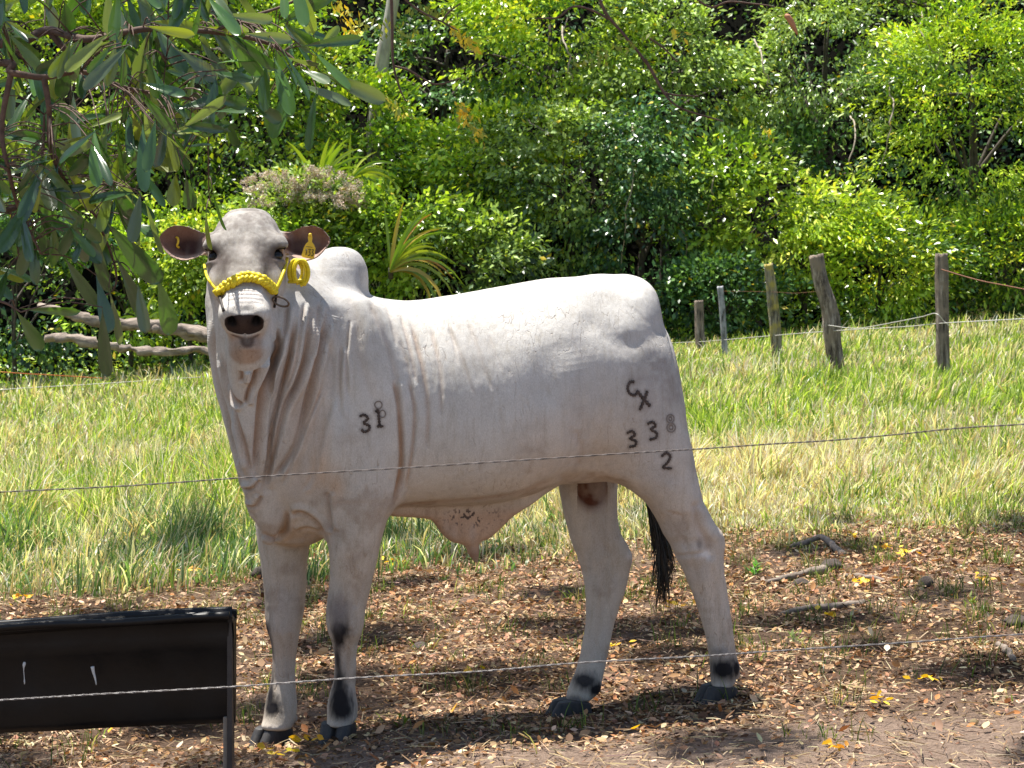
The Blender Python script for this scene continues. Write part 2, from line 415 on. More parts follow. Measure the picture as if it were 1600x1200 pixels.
cu = np.where(u < ts[0], (u - ts[0]) / .03, np.where(u > ts[-1], (u - ts[-1]) / .03, 0))
q = (np.abs(s_ / w)**2 + np.abs((Z - (zt + zb) / 2) / ((zt - zb) / 2 + 1e-4))**4 + np.abs(cu)**2)**.5
fld.add(sl, ((q - 1) * np.minimum(w, .03)).astype(np.float32), .018)
pz = [W(734, 838, under(734)), W(740, 862, under(740)), W(744, 876, under(744))]
fld.chain(pz, [.03, .016, .009], .014)
# scrotum
fld.ell(W(926, 752, 7.17), (.042, .04, .058), .015)
# tail root and tail behind the thigh
fld.chain([W(996, 455, 7.22), W(1014, 480, 7.29), W(1030, 540, 7.33), W(1038, 640, 7.35), W(1030, 740, 7.33), W(1022, 795, 7.31)], [.035, .026, .021, .018, .015, .012], .02)

# --- head, in its own frame: r = the animal's left/right, d = down the face, nn = out of the face
HO = np.array(W(384, 336, 6.60)); ang = R(38)
ey = R(4)
hr = np.array([math.cos(ey), math.sin(ey), 0.02]); hr /= np.linalg.norm(hr)
hd = np.array([0.036, -math.sin(ang), -math.cos(ang)]); hd -= hr * (hd @ hr); hd /= np.linalg.norm(hd)
hn = np.cross(hd, hr); hn = hn if hn[1] < 0 else -hn
def HP(r, t, nn): return HO + hr * r + hd * t + hn * nn
hrows = [(-.045, .078, -.035, -.15), (-.02, .093, -.010, -.175), (.02, .105, .006, -.20), (.06, .112, .012, -.22), (.095, .117, .012, -.235), (.125, .118, .006, -.24), (.16, .112, .000, -.235), (.195, .100, -.004, -.215), (.235, .084, -.004, -.19), (.27, .074, -.001, -.165),
         (.295, .071, .004, -.15), (.32, .072, .006, -.138), (.345, .072, .003, -.128), (.362, .066, -.004, -.118)]
th, oh = tab(hrows)
sl, X, Y, Z = fld.box(HO - np.array([.22, .50, .48]), HO + np.array([.22, .30, .16]))
D = [X - HO[0], Y - HO[1], Z - HO[2]]
r_ = D[0] * hr[0] + D[1] * hr[1] + D[2] * hr[2]; t2 = D[0] * hd[0] + D[1] * hd[1] + D[2] * hd[2]; n2 = D[0] * hn[0] + D[1] * hn[1] + D[2] * hn[2]
tc_ = np.clip(t2, th[0], th[-1]); hw, nt_, nb_ = [np.interp(tc_, th, oh[:, i]).astype(np.float32) for i in range(3)]
nc = (nt_ + nb_) / 2; nh = (nt_ - nb_) / 2; vv = (n2 - nc) / nh
cc = np.where(t2 < th[0], (t2 - th[0]) / .03, np.where(t2 > th[-1], (t2 - th[-1]) / .028, 0))
hwv = hw * (1 - .16 * np.clip(-vv, 0, 1)) * (1 - .06 * np.clip(vv, 0, 1))
pw = 2.55
q = (np.abs(r_ / hwv)**pw + np.abs(vv)**pw + np.abs(cc)**pw)**(1 / pw)
fld.add(sl, ((q - 1) * np.minimum(hw, nh)).astype(np.float32), .035)
ROT = [hr, hd, hn]
for s in (-1, 1):
    fld.ell(HP(s * .092, .092, -.024), (.034, .032, .022), .025, ROT)        # brow
    fld.ell(HP(s * .094, .185, -.078), (.022, .06, .035), .03, ROT)           # cheek bone
    fld.ell(HP(s * .105, .128, -.038), (.024, .026, .022), .008, ROT, sub=True)   # eye socket
    fld.ell(HP(s * .094, .100, -.024), (.030, .011, .014), .010, ROT)        # upper lid
    fld.ell(HP(s * .098, .154, -.042), (.024, .009, .012), .010, ROT)        # lower lid
    fld.ell(HP(s * .042, .357, -.028), (.027, .024, .026), .014, ROT)        # nostril wing
    fld.ell(HP(s * .037, .384, -.028), (.013, .022, .018), .004, ROT, sub=True)
    fld.ell(HP(s * .056, .33, -.050), (.020, .04, .032), .02, ROT)
fld.ell(HP(0, .318, -.130), (.036, .046, .022), .014, ROT); fld.ell(HP(0, .336, -.100), (.046, .026, .016), .008, ROT)                   # lower lip and chin
fld.chain([HP(-.046, .350, -.090), HP(-.02, .366, -.087), HP(.02, .366, -.087), HP(.046, .350, -.090)], [.004] * 4, .003, sub=True)
fld.chain([HP(0, .392, -.05), HP(0, .392, -.08)], [.003] * 2, .004, sub=True)
# --- ears
EAR = []
for s in (-1, 1):
    base = HP(s * .098, .045, -.085)
    tip = np.array(W(248, 372, 6.60) if s < 0 else W(516, 374, 6.62))
    e = tip - base; L = np.linalg.norm(e); e /= L
    wv_ = np.array([-.12 * s, -1, .28]); wv_ -= e * (wv_ @ e); wv_ /= np.linalg.norm(wv_); vv_ = np.cross(wv_, e); vv_ *= (1 if vv_[2] > 0 else -1)
    EAR.append((base, e, vv_, wv_, L))
    te, oe = tab([(0, .024), (.15, .030), (.35, .046), (.55, .055), (.72, .052), (.86, .038), (.95, .02), (1.0, .006)])
    sl, X, Y, Z = fld.box(np.minimum(base, tip) - .09, np.maximum(base, tip) + .09)
    D = [X - base[0], Y - base[1], Z - base[2]]
    a = (D[0] * e[0] + D[1] * e[1] + D[2] * e[2]) / L; b = D[0] * vv_[0] + D[1] * vv_[1] + D[2] * vv_[2]; c = D[0] * wv_[0] + D[1] * wv_[1] + D[2] * wv_[2]
    hh = np.interp(np.clip(a, 0, 1), te, oe[:, 0]).astype(np.float32)
    sag = -.004 * (b > 1e9) - .003 - .13 * a * (1 - a) * .0
    bb = (b + .012 * np.sin(np.clip(a, 0, 1) * 3.1)) / hh
    mid = .034 * bb**2 * (hh / .055) - .018 * (hh / .055)                 # cup open towards the camera
    thick = .0065 + .004 * (1 - np.clip(a, 0, 1))
    ds = np.maximum(np.abs(c - mid) - thick, (np.abs(bb) - 1) * hh)
    ds = np.maximum(ds, np.maximum(-a, a - 1) * L)
    fld.add(sl, (ds * .8).astype(np.float32), .010)
    fld.ell(base + e * .012, (.032, .032, .032), .02)

V, Q = fld.mesh(); del fld
V = relax(V, Q, 2, .5)
def subdivide(V, Q):
    n = len(V); E = np.sort(np.stack([Q, np.roll(Q, -1, 1)], -1).reshape(-1, 2), 1)
    key = E[:, 0].astype(np.int64) * n + E[:, 1]; uk, inv = np.unique(key, return_inverse=True)
    em = (V[uk // n] + V[uk % n]) / 2; fc = V[Q].mean(1); e = inv.reshape(-1, 4) + n; f = np.arange(len(Q)) + n + len(uk)
    qs = [np.stack([Q[:, k], e[:, k], f, e[:, (k + 3) % 4]], 1) for k in range(4)]
    return np.vstack([V, em, fc]), np.concatenate(qs)
if not QUICK:
    V, Q = subdivide(V, Q); V = relax(V, Q, 3, .6)
NV = vnormals(V, Q)

# --- folds and muscle relief, pushed along the normals (positions in metres)
x, y, z = V.T
def g(c, r):  # soft 3D blob weight
    c = np.array(tuple(c)); return np.exp(-(((x - c[0]) / r[0])**2 + ((y - c[1]) / r[1])**2 + ((z - c[2]) / r[2])**2))
def px_of(Yr): return x * F_PX / Yr + 800      # columns / rows measured at a fixed depth: plain x and z scalings
def py_of(Yr): return HOR + (CAM_Z - z) * F_PX / Yr
ppx = px_of(6.68); ppy = py_of(6.68)
_t = (V - HO) @ hd
headw = sstep(.03, .0, np.abs((V - HO) @ hr) - np.interp(_t, th, oh[:, 0])) * sstep(-.02, .012, (V - HO) @ hn - np.interp(_t, th, oh[:, 2]) + .045 * sstep(.24, .29, _t)) * sstep(.5, .45, _t) * sstep(-.1, -.06, _t)
disp = np.zeros(len(V)); crease = np.zeros(len(V))
wob = vnoise(V, 5, 3) * .055 + vnoise(V, 12, 4) * .016
def fold(pts, a0, wd, cr, P, Qq, gate, side=1, rid=.6, per=3.0):
    """a skin fold: valley along a curve with a ridge on one side of it"""
    global disp, crease
    C = spline([(p_, q_, 0) for p_, q_ in pts], 90)[:, :2]; mgn = wd * 5
    k = np.where((P > C[:, 0].min() - mgn) & (P < C[:, 0].max() + mgn) & (Qq > C[:, 1].min() - mgn) & (Qq < C[:, 1].max() + mgn) & gate)[0]
    if len(k) == 0: return
    dx = P[k][:, None] - C[None, :, 0]; dy = Qq[k][:, None] - C[None, :, 1]; i = np.argmin(dx * dx + dy * dy, 1); ar = np.arange(len(k))
    T = np.gradient(C, axis=0); sp_ = np.linalg.norm(T, axis=1).max() * .6; T /= np.linalg.norm(T, axis=1)[:, None]
    sd = (dx[ar, i] * T[i, 1] - dy[ar, i] * T[i, 0]) * side; ex = np.abs(dx[ar, i] * T[i, 0] + dy[ar, i] * T[i, 1])
    fade = np.minimum(1, np.minimum(i, 89 - i) / (3 * per)) * np.exp(-(np.maximum(0, ex - sp_) / wd)**2) * (.75 + .35 * vnoise(V[k], 9, 5))
    face = sstep(.25, -.3, NV[k, 1])
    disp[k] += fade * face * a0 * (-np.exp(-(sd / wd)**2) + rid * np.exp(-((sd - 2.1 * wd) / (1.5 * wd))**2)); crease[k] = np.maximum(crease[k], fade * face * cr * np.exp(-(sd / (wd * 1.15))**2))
gn = (headw < .4) & (y < 6.98)
p1 = px_of(6.60); q1 = py_of(6.60)
def gat(yl=6.98): return (headw < .4) & (y < yl)
for pts, a0, wd, cr, sdn in [
    ([(378, 535), (385, 560), (387, 578), (385, 596)], .012, 5, .9, 1),
    ([(410, 540), (414, 563), (404, 590), (394, 612), (389, 630)], .011, 4, .9, 1),
    ([(352, 560), (360, 597), (370, 620), (387, 632)], .010, 4, .9, -1),
    ([(437, 510), (438, 547), (424, 582), (413, 622), (405, 680), (398, 745)], .015, 5, 1.0, 1),
    ([(467, 495), (455, 560), (441, 613), (427, 667), (414, 745)], .014, 5, 1.0, 1),
    ([(489, 480), (481, 547), (468, 590), (448, 630), (438, 665), (424, 720), (408, 770)], .015, 5.5, 1.0, 1),
    ([(512, 490), (496, 560), (482, 620), (467, 680), (450, 715), (424, 748)], .013, 5.5, .9, 1),
    ([(331, 500), (336, 580), (350, 635), (368, 700), (380, 745)], .007, 4, .5, -1),
    ([(345, 550), (362, 620), (385, 690), (394, 740)], .009, 4.5, .7, -1),
    ([(452, 470), (448, 520), (430, 575), (420, 620)], .007, 4, .5, 1),
    ([(478, 470), (471, 520), (462, 570), (448, 610)], .007, 3.5, .5, 1),
    ([(500, 470), (494, 520), (484, 560)], .006, 3.5, .4, 1),
    ([(503, 600), (480, 660), (462, 705), (440, 760)], .006, 4, .5, 1),
    ([(520, 620), (503, 680), (488, 740), (470, 770)], .004, 5, .2, 1),
    ([(533, 540), (530, 600), (534, 655)], .0045, 4, .25, 1),
    ([(545, 500), (541, 560), (543, 620)], .003, 3, .2, 1),
    ([(377, 766), (395, 762), (406, 750)], .010, 4, .8, 1),
    ([(382, 795), (397, 792), (407, 775)], .010, 4, .9, 1),
    ([(404, 838), (425, 846), (440, 832), (446, 800)], .008, 5, .7, -1),
    ([(450, 808), (470, 806), (492, 822), (505, 845)], .008, 5, .8, 1),
    ([(455, 838), (475, 832), (497, 838)], .005, 4, .5, 1),
    ([(510, 770), (512, 800), (515, 835)], .006, 5, .5, 1)]:
    fold(pts, a0 * 1.6, wd * .8, cr, p1, q1, gat(), sdn, .95)
# folds between shoulder and ribs
p2 = px_of(6.72); q2 = py_of(6.72)
for pts, a0, wd, cr in [
    ([(578, 468), (598, 515), (617, 573), (627, 640)], .005, 5, .25),
    ([(617, 590), (626, 640), (629, 727), (616, 795)], .010, 4.5, .95),
    ([(612, 500), (636, 560), (648, 620)], .004, 4, .2),
    ([(640, 590), (649, 640), (646, 700), (634, 765)], .005, 3.5, .6),
    ([(640, 500), (660, 570), (670, 640), (668, 700)], .004, 4, .45),
    ([(625, 490), (640, 540), (652, 600)], .004, 3.5, .3),
    ([(672, 510), (688, 580), (690, 650)], .003, 4, .3),
    ([(700, 510), (722, 560), (742, 620)], .003, 3.5, .2),
    ([(730, 500), (752, 560), (770, 610)], .003, 3.5, .2),
    ([(690, 480), (705, 520), (716, 570)], .0025, 3, .2),
    ([(762, 520), (785, 580)], .002, 3, .15),
    ([(600, 470), (612, 500), (622, 540)], .003, 3.5, .2),
    ([(470, 440), (500, 500), (522, 560), (524, 620)], .005, 7, .1)]:
    fold(pts, a0 * 1.2, wd * .8, cr, p2, q2, gat(7.1), 1, .55)
# groove ahead of the shoulder / scapula edge
for pts, a0, wd, cr in [([(545, 455), (560, 500), (567, 560), (590, 640)], .006, 8, .12), ([(520, 620), (500, 700), (490, 760)], .004, 8, .1),
                    ([(609, 800), (600, 830), (590, 870)], .004, 5, .2)]:
    fold(pts, a0, wd, cr, p2, q2, gat(6.95), 1, .3)
# hind quarter relief
p3 = px_of(6.95); q3 = py_of(6.95)
def groove(pts, a0, wd, cr, yl=7.2, P=None, Qq=None):
    global disp, crease
    P = p3 if P is None else P; Qq = q3 if Qq is None else Qq
    C = spline([(a, b, 0) for a, b in pts], 26)[:, :2]
    dd = np.min(np.hypot(P[:, None] - C[None, :, 0], Qq[:, None] - C[None, :, 1]), axis=1)
    m = np.exp(-(dd / wd)**2) * (y < yl) * sstep(.0, -.35, NV[:, 1]); disp = disp - a0 * m; crease = crease + cr * m
groove([(895, 540), (905, 620), (915, 690), (935, 730)], .010, 30, .0)
groove([(925, 505), (975, 535), (1030, 520)], .010, 20, .0)
groove([(1015, 560), (1020, 660), (1045, 740)], .006, 16, .0)
groove([(840, 470), (865, 530), (850, 600)], .009, 26, .0)
groove([(880, 745), (930, 748), (975, 762)], .005, 9, .2)
groove([(1088, 792), (1092, 822), (1106, 846), (1112, 870)], .010, 7, .30)
groove([(1062, 872), (1085, 868), (1098, 866)], .004, 4, .15)
groove([(975, 430), (992, 448), (1000, 456)], .005, 5, .0)
groove([(962, 432), (970, 450), (990, 458)], .004, 5, .0)
groove([(900, 672), (908, 700), (903, 720)], .003, 6, .2)
groove([(1045, 800), (1065, 806)], .002, 3, .3)
# ribs, faint
rib = np.sin((p2 - .18 * (q2 - 600)) / 17.5) * sstep(660, 700, p2) * sstep(860, 800, p2) * sstep(480, 540, q2) * sstep(740, 660, q2) * (y < 7.0)
disp += .0011 * rib
p4, q4 = px_of(7.0), py_of(7.0)
for pts, a0 in [([(545, 1008), (543, 1040), (546, 1078)], .005), ([(1112, 880), (1122, 950), (1132, 1020)], .006), ([(948, 880), (943, 950), (930, 1035)], .006), ([(446, 1000), (444, 1040), (446, 1080)], .005), ([(1062, 830), (1085, 890), (1100, 940)], .004), ([(545, 860), (560, 915), (556, 950)], .004), ([(925, 800), (940, 850), (960, 880)], .004)]:
    fold(pts, a0, 5, .12, p4 if pts[0][0] > 700 else p2, q4 if pts[0][0] > 700 else q2, z < .95, 1, .6)
fold([(600, 798), (700, 788), (800, 777), (866, 752)], .004, 4, .55, p2, q2, gat(7.0), 1, .2)
# knees, tendons
groove([(548, 985), (544, 1030), (548, 1075)], .004, 5, .0, 6.9, p2, q2)
# face
hx, ht, hq = (V - HO) @ hr, (V - HO) @ hd, (V - HO) @ hn
disp += -.004 * np.exp(-(hx / .022)**2 - ((ht - .09) / .05)**2) * headw
for s in (-1, 1):
    disp += -.006 * np.exp(-((hx - s * .068) / .014)**2 - ((ht - .235) / .06)**2) * headw
    disp += .004 * np.exp(-((hx - s * .045) / .012)**2 - ((ht - .26) / .07)**2) * headw
disp += .0012 * np.sin(ht * 420) * np.exp(-(hx / .05)**2 - ((ht - .30) / .03)**2) * headw
# sheath wrinkles, hock and general flesh noise
disp += .0035 * vnoise(V, 4.5, 1) * (1 - headw) + .0012 * vnoise(V, 16, 2) * (1 - .6 * headw) + .0004 * vnoise(V, 60, 5)
uu = (x - A0[0]) * DU[0] + (y - A0[1]) * DU[1]
V = V + NV * disp[:, None]
V = relax(V, Q, 1, .35)
NV = vnormals(V, Q)
crease = np.clip(crease, 0, 1)

# --- coat colour: what the hair and skin themselves have, bar a painted hock light
base = np.tile(np.array([.545, .53, .50]), (len(V), 1))
def paint(c, m):
    global base
    m = np.clip(m, 0, 1)[:, None]; base = base * (1 - m) + np.array(c) * m
paint((.54, .455, .36), sstep(1.1, .5, z) * .75)                                        # creamier low down
paint((.58, .50, .43), .5 * sstep(600, 720, q3) * sstep(760, 860, p3) * sstep(0, -.5, NV[:, 1]) * (y < 7.1))
paint((.30, .27, .25), .60 * g(W(1025, 590, 6.95), (.15, .3, .15)) * (1 + .6 * vnoise(V, 22, 31) + .4 * vnoise(V, 70, 32)))              # dusty grey on the thigh
paint((.42, .34, .27), .30 * g(W(940, 640, 6.9), (.2, .3, .12)) * (1 + .8 * vnoise(V, 14, 33)))
paint((.29, .295, .31), .72 * g(W(510, 450, 6.8), (.15, .3, .16)) * (1 + .6 * vnoise(V * np.array([1, 1, .4]), 26, 34)))                   # greyish crest and hump
paint((.42, .40, .40), .30 * g(W(560, 430, 6.85), (.06, .3, .10)))
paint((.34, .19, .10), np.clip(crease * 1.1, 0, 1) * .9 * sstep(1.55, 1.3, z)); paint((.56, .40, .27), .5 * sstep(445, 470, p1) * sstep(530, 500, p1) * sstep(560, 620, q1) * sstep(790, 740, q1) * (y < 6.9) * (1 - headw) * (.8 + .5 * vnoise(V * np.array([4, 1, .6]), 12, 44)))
paint((.52, .34, .20), .55 * g(W(525, 760, 6.62), (.03, .12, .045)))
paint((.55, .38, .24), .5 * g(W(470, 830, 6.8), (.09, .12, .05)))
paint((.50, .30, .18), .7 * sstep(.72, .66, z) * (np.abs(uu - .55) < .5) * sstep(.10, .05, np.abs((x - A0[0]) * DS[0] + (y - A0[1]) * DS[1])) * (z > .5) * (p2 < 880) * (p2 > 608))
paint((.10, .035, .02), g(W(926, 757, 7.15), (.045, .09, .058)) * 4 * ((x - wx(926, 7.15))**2 < .05**2))
paint((.30, .16, .10), .8 * g(W(741, 868, under(740)), (.03, .05, .02)))
spk = (vnoise(V, 170, 8) + .3 * vnoise(V, 60, 7) > .46) * 1.0
paint((.10, .07, .06), spk * g(W(735, 808, under(735) - .03), (.09, .08, .035)) * 1.3)
paint((.25, .22, .2), .5 * (vnoise(V, 130, 18) > .55) * sstep(.2, .9, g(W(505, 500, 6.7), (.07, .2, .2))))
# face
mh = headw
nz1 = vnoise(V, 28, 11); nz2 = vnoise(V, 110, 12)
paint((.21, .19, .178), mh * (.78 + .30 * nz1 + .22 * nz2) * sstep(.36, .26, ht) * sstep(-.09, .0, hq + .03))
paint((.13, .11, .10), mh * .75 * (np.exp(-((np.abs(hx) - .060) / .026)**2 - ((ht - .175) / .055)**2)) * (.9 + .4 * nz2))
paint((.62, .58, .55), mh * .7 * np.exp(-(hx / .026)**2 - ((ht - .135) / .035)**2))
paint((.72, .68, .65), mh * .85 * np.exp(-(hx / .07)**2 - ((ht - .31) / .040)**2))
paint((.66, .62, .59), mh * .6 * np.exp(-((np.abs(hx) - .095) / .02)**2 - ((ht - .23) / .05)**2))
for s in (-1, 1):
    paint((.03, .022, .02), mh * np.exp(-(((hx - s * .098) / .030)**2 + ((ht - .128) / .027)**2 + ((hq + .035) / .03)**2)**2) * 1.2)
    paint((.12, .09, .085), mh * .7 * np.exp(-(((hx - s * .088) / .03)**2 + ((ht - .155) / .03)**2)))
pw_ = np.clip(.056 + .10 * (hq + .045), .042, .062)
pad = sstep(.348, .360, ht + .004 * nz1) * sstep(1.10, .92, (np.abs(hx) / pw_)**3.2 + (np.abs(hq + .041) / .034)**3.6 + .06 * nz2)
paint((.36, .25, .18), mh * .8 * sstep(.30, .345, ht) * sstep(-.074, -.084, hq) * sstep(-.150, -.130, hq) * sstep(.062, .038, np.abs(hx)))
paint((.040, .028, .026), mh * pad)
paint((.09, .068, .060), mh * pad * .35 * np.exp(-(hx / .014)**2 - ((hq + .040) / .03)**2))
for s in (-1, 1): paint((.004, .0035, .0035), mh * np.exp(-(((hx - s * .036) / .0175)**2 + ((hq + .028) / .019)**2)**2) * (ht > .34) * 1.1)
paint((.07, .04, .03), mh * .8 * (ht > .350) *  np.exp(-((hq + .084) / .0035)**2) * sstep(.33, .35, ht) * sstep(.046, .034, np.abs(hx)))
# ears: brown-pink, dark inside
for base_, e, v_, w_, L in EAR:
    D = V - base_; a = D @ e / L; b = D @ v_; c = D @ w_
    m = sstep(.08, .2, a) * sstep(1.1, 1.0, a) * (np.abs(b) < .07) * (np.abs(c) < .06)
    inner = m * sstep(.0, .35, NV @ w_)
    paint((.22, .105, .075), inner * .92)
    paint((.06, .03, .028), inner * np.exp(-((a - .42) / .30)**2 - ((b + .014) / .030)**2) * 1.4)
    paint((.46, .34, .29), m * sstep(.75, 1.0, np.abs(b) / np.interp(np.clip(a, 0, 1), te, oe[:, 0])) * .7)
    paint((.50, .38, .33), m * (1 - sstep(-.2, .3, NV @ w_)) * .5)
# black markings on the legs, and pale hock patches
dirt = sstep(.1, .8, vnoise(V, 9, 14) + .5 * vnoise(V, 26, 15) + .3 * vnoise(V, 70, 16)); paint((.34, .26, .20), .48 * dirt * sstep(1.1, .8, z)); paint((.40, .385, .38), .28 * sstep(.0, .8, vnoise(V * np.array([1, 1, .35]), 13, 17) + .5 * vnoise(V * np.array([1, 1, .3]), 45, 18)) * (1 - headw))
def mark(px, py, Y, r, c=(.018, .016, .018), k=1.25, pwr=1.6):
    P = W(px, py, Y); d2 = ((x - P.x) / r[0])**2 + ((y - P.y) / r[1])**2 + ((z - P.z) / r[2])**2
    d2 = d2 * (1 + .35 * vnoise(V * np.array([1, 1, .35]), 90, 21) + .25 * vnoise(V * np.array([1, 1, .3]), 240, 22)); paint(c, k * np.exp(-d2**(pwr * .8)))
mark(531, 985, 6.68, (.032, .05, .034)); mark(529, 1002, 6.68, (.022, .05, .028)); mark(528, 955, 6.68, (.040, .05, .055), (.20, .175, .165), .85)
mark(527, 1035, 6.715, (.014, .03, .07), (.05, .045, .045), 1.1); mark(530, 1068, 6.71, (.018, .05, .04), (.03, .03, .03), 1.1)
mark(531, 1092, 6.71, (.036, .05, .050)); mark(534, 1110, 6.70, (.040, .05, .036))
mark(413, 985, 6.91, (.022, .08, .035)); mark(423, 1030, 6.90, (.011, .05, .10), (.06, .05, .05), 1.0); mark(424, 1108, 6.87, (.040, .06, .030)); mark(420, 1085, 6.88, (.018, .06, .05)); mark(410, 940, 6.91, (.025, .05, .07), (.17, .15, .135), .8)
mark(1130, 1046, 7.02, (.046, .06, .038)); mark(1152, 1045, 7.02, (.014, .05, .028)); mark(1125, 1020, 7.0, (.04, .05, .016), (.2, .18, .17), .8)
mark(914, 1064, 7.13, (.044, .07, .026), (.05, .045, .045), 1.2); mark(932, 1078, 7.13, (.028, .07, .022)); mark(896, 1098, 7.1, (.045, .06, .018), (.07, .06, .06), 1.1)
mark(985, 868, 7.2, (.012, .05, .014), (.75, .7, .66), .7); mark(1105, 866, 6.99, (.022, .04, .014), (.78, .74, .7), 1.0); mark(1093, 850, 6.98, (.010, .04, .018), (.12, .09, .08), .6)  # near hock's pale patch: sunlight put into the coat colour
for px_, py_, Y_ in [(529, 1138, 6.7), (428, 1142, 6.87), (1126, 1080, 7.02), (895, 1105, 7.1)]:
    mark(px_, py_, Y_, (.06, .09, .018), (.62, .58, .54), .6)
base *= (1 + .05 * vnoise(V, 7, 41) + .035 * vnoise(V, 40, 42))[:, None]

# --- hide material
m_hide, t, out = new_mat('hide')
at = N(t, 'ShaderNodeAttribute', attribute_name='Col'); p = N(t, 'ShaderNodeBsdfPrincipled', Roughness=.7)
p.inputs['Specular IOR Level'].default_value = .16
tc = N(t, 'ShaderNodeTexCoord')
mp = N(t, 'ShaderNodeMapping'); mp.inputs['Scale'].default_value = (1, 1, .16); t.links.new(tc.outputs['Object'], mp.inputs[0])
n1 = N(t, 'ShaderNodeTexNoise', Scale=55, Detail=5, Roughness=.6); t.links.new(mp.outputs[0], n1.inputs['Vector'])
mp2 = N(t, 'ShaderNodeMapping'); mp2.inputs['Scale'].default_value = (1, 1, .45); t.links.new(tc.outputs['Object'], mp2.inputs[0])
n2 = N(t, 'ShaderNodeTexNoise', Scale=420, Detail=3, Roughness=.7); t.links.new(mp2.outputs[0], n2.inputs['Vector'])
n3 = N(t, 'ShaderNodeTexNoise', Scale=9, Detail=7, Roughness=.7); t.links.new(tc.outputs['Object'], n3.inputs['Vector'])
# thin vertical skin creases: contour lines of a warped coordinate
n4 = N(t, 'ShaderNodeTexNoise', Scale=7, Detail=3, Roughness=.5)
mp4 = N(t, 'ShaderNodeMapping'); mp4.inputs['Scale'].default_value = (2.6, 1.2, .42); mp4.inputs['Rotation'].default_value = (0, R(6), 0); t.links.new(tc.outputs['Object'], mp4.inputs[0]); t.links.new(mp4.outputs[0], n4.inputs['Vector'])
cr = N(t, 'ShaderNodeMath', operation='MULTIPLY'); cr.inputs[1].default_value = 9; t.links.new(n4.outputs['Fac'], cr.inputs[0])
fr_ = N(t, 'ShaderNodeMath', operation='PINGPONG'); fr_.inputs[1].default_value = .5; t.links.new(cr.outputs[0], fr_.inputs[0])
cl = ramp(t, [(0.0, (0, 0, 0)), (0.05, (1, 1, 1))]); t.links.new(fr_.outputs[0], cl.inputs[0])
zones = N(t, 'ShaderNodeTexNoise', Scale=4.5, Detail=2); t.links.new(tc.outputs['Object'], zones.inputs['Vector'])
zr = ramp(t, [(.48, (0, 0, 0)), (.62, (1, 1, 1))]); t.links.new(zones.outputs['Fac'], zr.inputs[0])
clz = N(t, 'ShaderNodeMix', data_type='FLOAT'); t.links.new(zr.outputs[0], clz.inputs[0]); clz.inputs[2].default_value = 1.0; t.links.new(cl.outputs[0], clz.inputs[3])
r3 = ramp(t, [(.30, (.86, .845, .83)), (.5, (.99, .985, .98)), (.7, (1.06, 1.06, 1.06))]); t.links.new(n3.outputs['Fac'], r3.inputs[0])
r2 = ramp(t, [(.3, (.80, .78, .76)), (.65, (1.07, 1.07, 1.07))]); t.links.new(n2.outputs['Fac'], r2.inputs[0])
a1 = N(t, 'ShaderNodeMix', data_type='RGBA', blend_type='MULTIPLY'); a1.inputs[0].default_value = 1; t.links.new(at.outputs['Color'], a1.inputs[6]); t.links.new(r3.outputs[0], a1.inputs[7])
a2 = N(t, 'ShaderNodeMix', data_type='RGBA', blend_type='MULTIPLY'); a2.inputs[0].default_value = 1; t.links.new(a1.outputs[2], a2.inputs[6]); t.links.new(r2.outputs[0], a2.inputs[7])
r5 = ramp(t, [(.33, (.90, .88, .85)), (.5, (1.0, 1.0, 1.0))]); t.links.new(n1.outputs['Fac'], r5.inputs[0])
a3 = N(t, 'ShaderNodeMix', data_type='RGBA', blend_type='MULTIPLY'); a3.inputs[0].default_value = 1; t.links.new(a2.outputs[2], a3.inputs[6]); t.links.new(r5.outputs[0], a3.inputs[7])
r6 = ramp(t, [(0, (.62, .52, .44)), (1, (1, 1, 1))]); t.links.new(clz.outputs[0], r6.inputs[0])
a4 = N(t, 'ShaderNodeMix', data_type='RGBA', blend_type='MULTIPLY'); a4.inputs[0].default_value = .55; t.links.new(a3.outputs[2], a4.inputs[6]); t.links.new(r6.outputs[0], a4.inputs[7])
t.links.new(a4.outputs[2], p.inputs['Base Color'])
b1 = N(t, 'ShaderNodeBump', Strength=.55, Distance=.004); t.links.new(n1.outputs['Fac'], b1.inputs['Height'])
b2 = N(t, 'ShaderNodeBump', Strength=.5, Distance=.0012); t.links.new(n2.outputs['Fac'], b2.inputs['Height']); t.links.new(b1.outputs[0], b2.inputs['Normal'])
b3 = N(t, 'ShaderNodeBump', Strength=.5, Distance=.003); t.links.new(clz.outputs[0], b3.inputs['Height']); t.links.new(b2.outputs[0], b3.inputs['Normal'])
t.links.new(b3.outputs[0], p.inputs['Normal']); t.links.new(p.outputs[0], out.inputs[0])

bull = empty('bull', (wx(750, 6.95), 6.95, float(gz(wx(750, 6.95), 6.95))))
tag(bull, 'white young zebu bull in a yellow rope halter standing side-on, facing the camera', 'bull')
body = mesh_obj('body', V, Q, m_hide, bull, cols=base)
BVH = BVHTree.FromPolygons([tuple(v) for v in V.astype(float)], [tuple(int(i) for i in f) for f in Q])
CAMV = Vector((0, 0, CAM_Z))
def hit(px, py, off=0.0):
    d = (W(px, py, 6.8) - CAMV).normalized(); loc, nrm, _, _ = BVH.ray_cast(CAMV, d)
    if loc is None: return W(px, py, 6.7), Vector((0, -1, 0))
    return loc + nrm * off, nrm

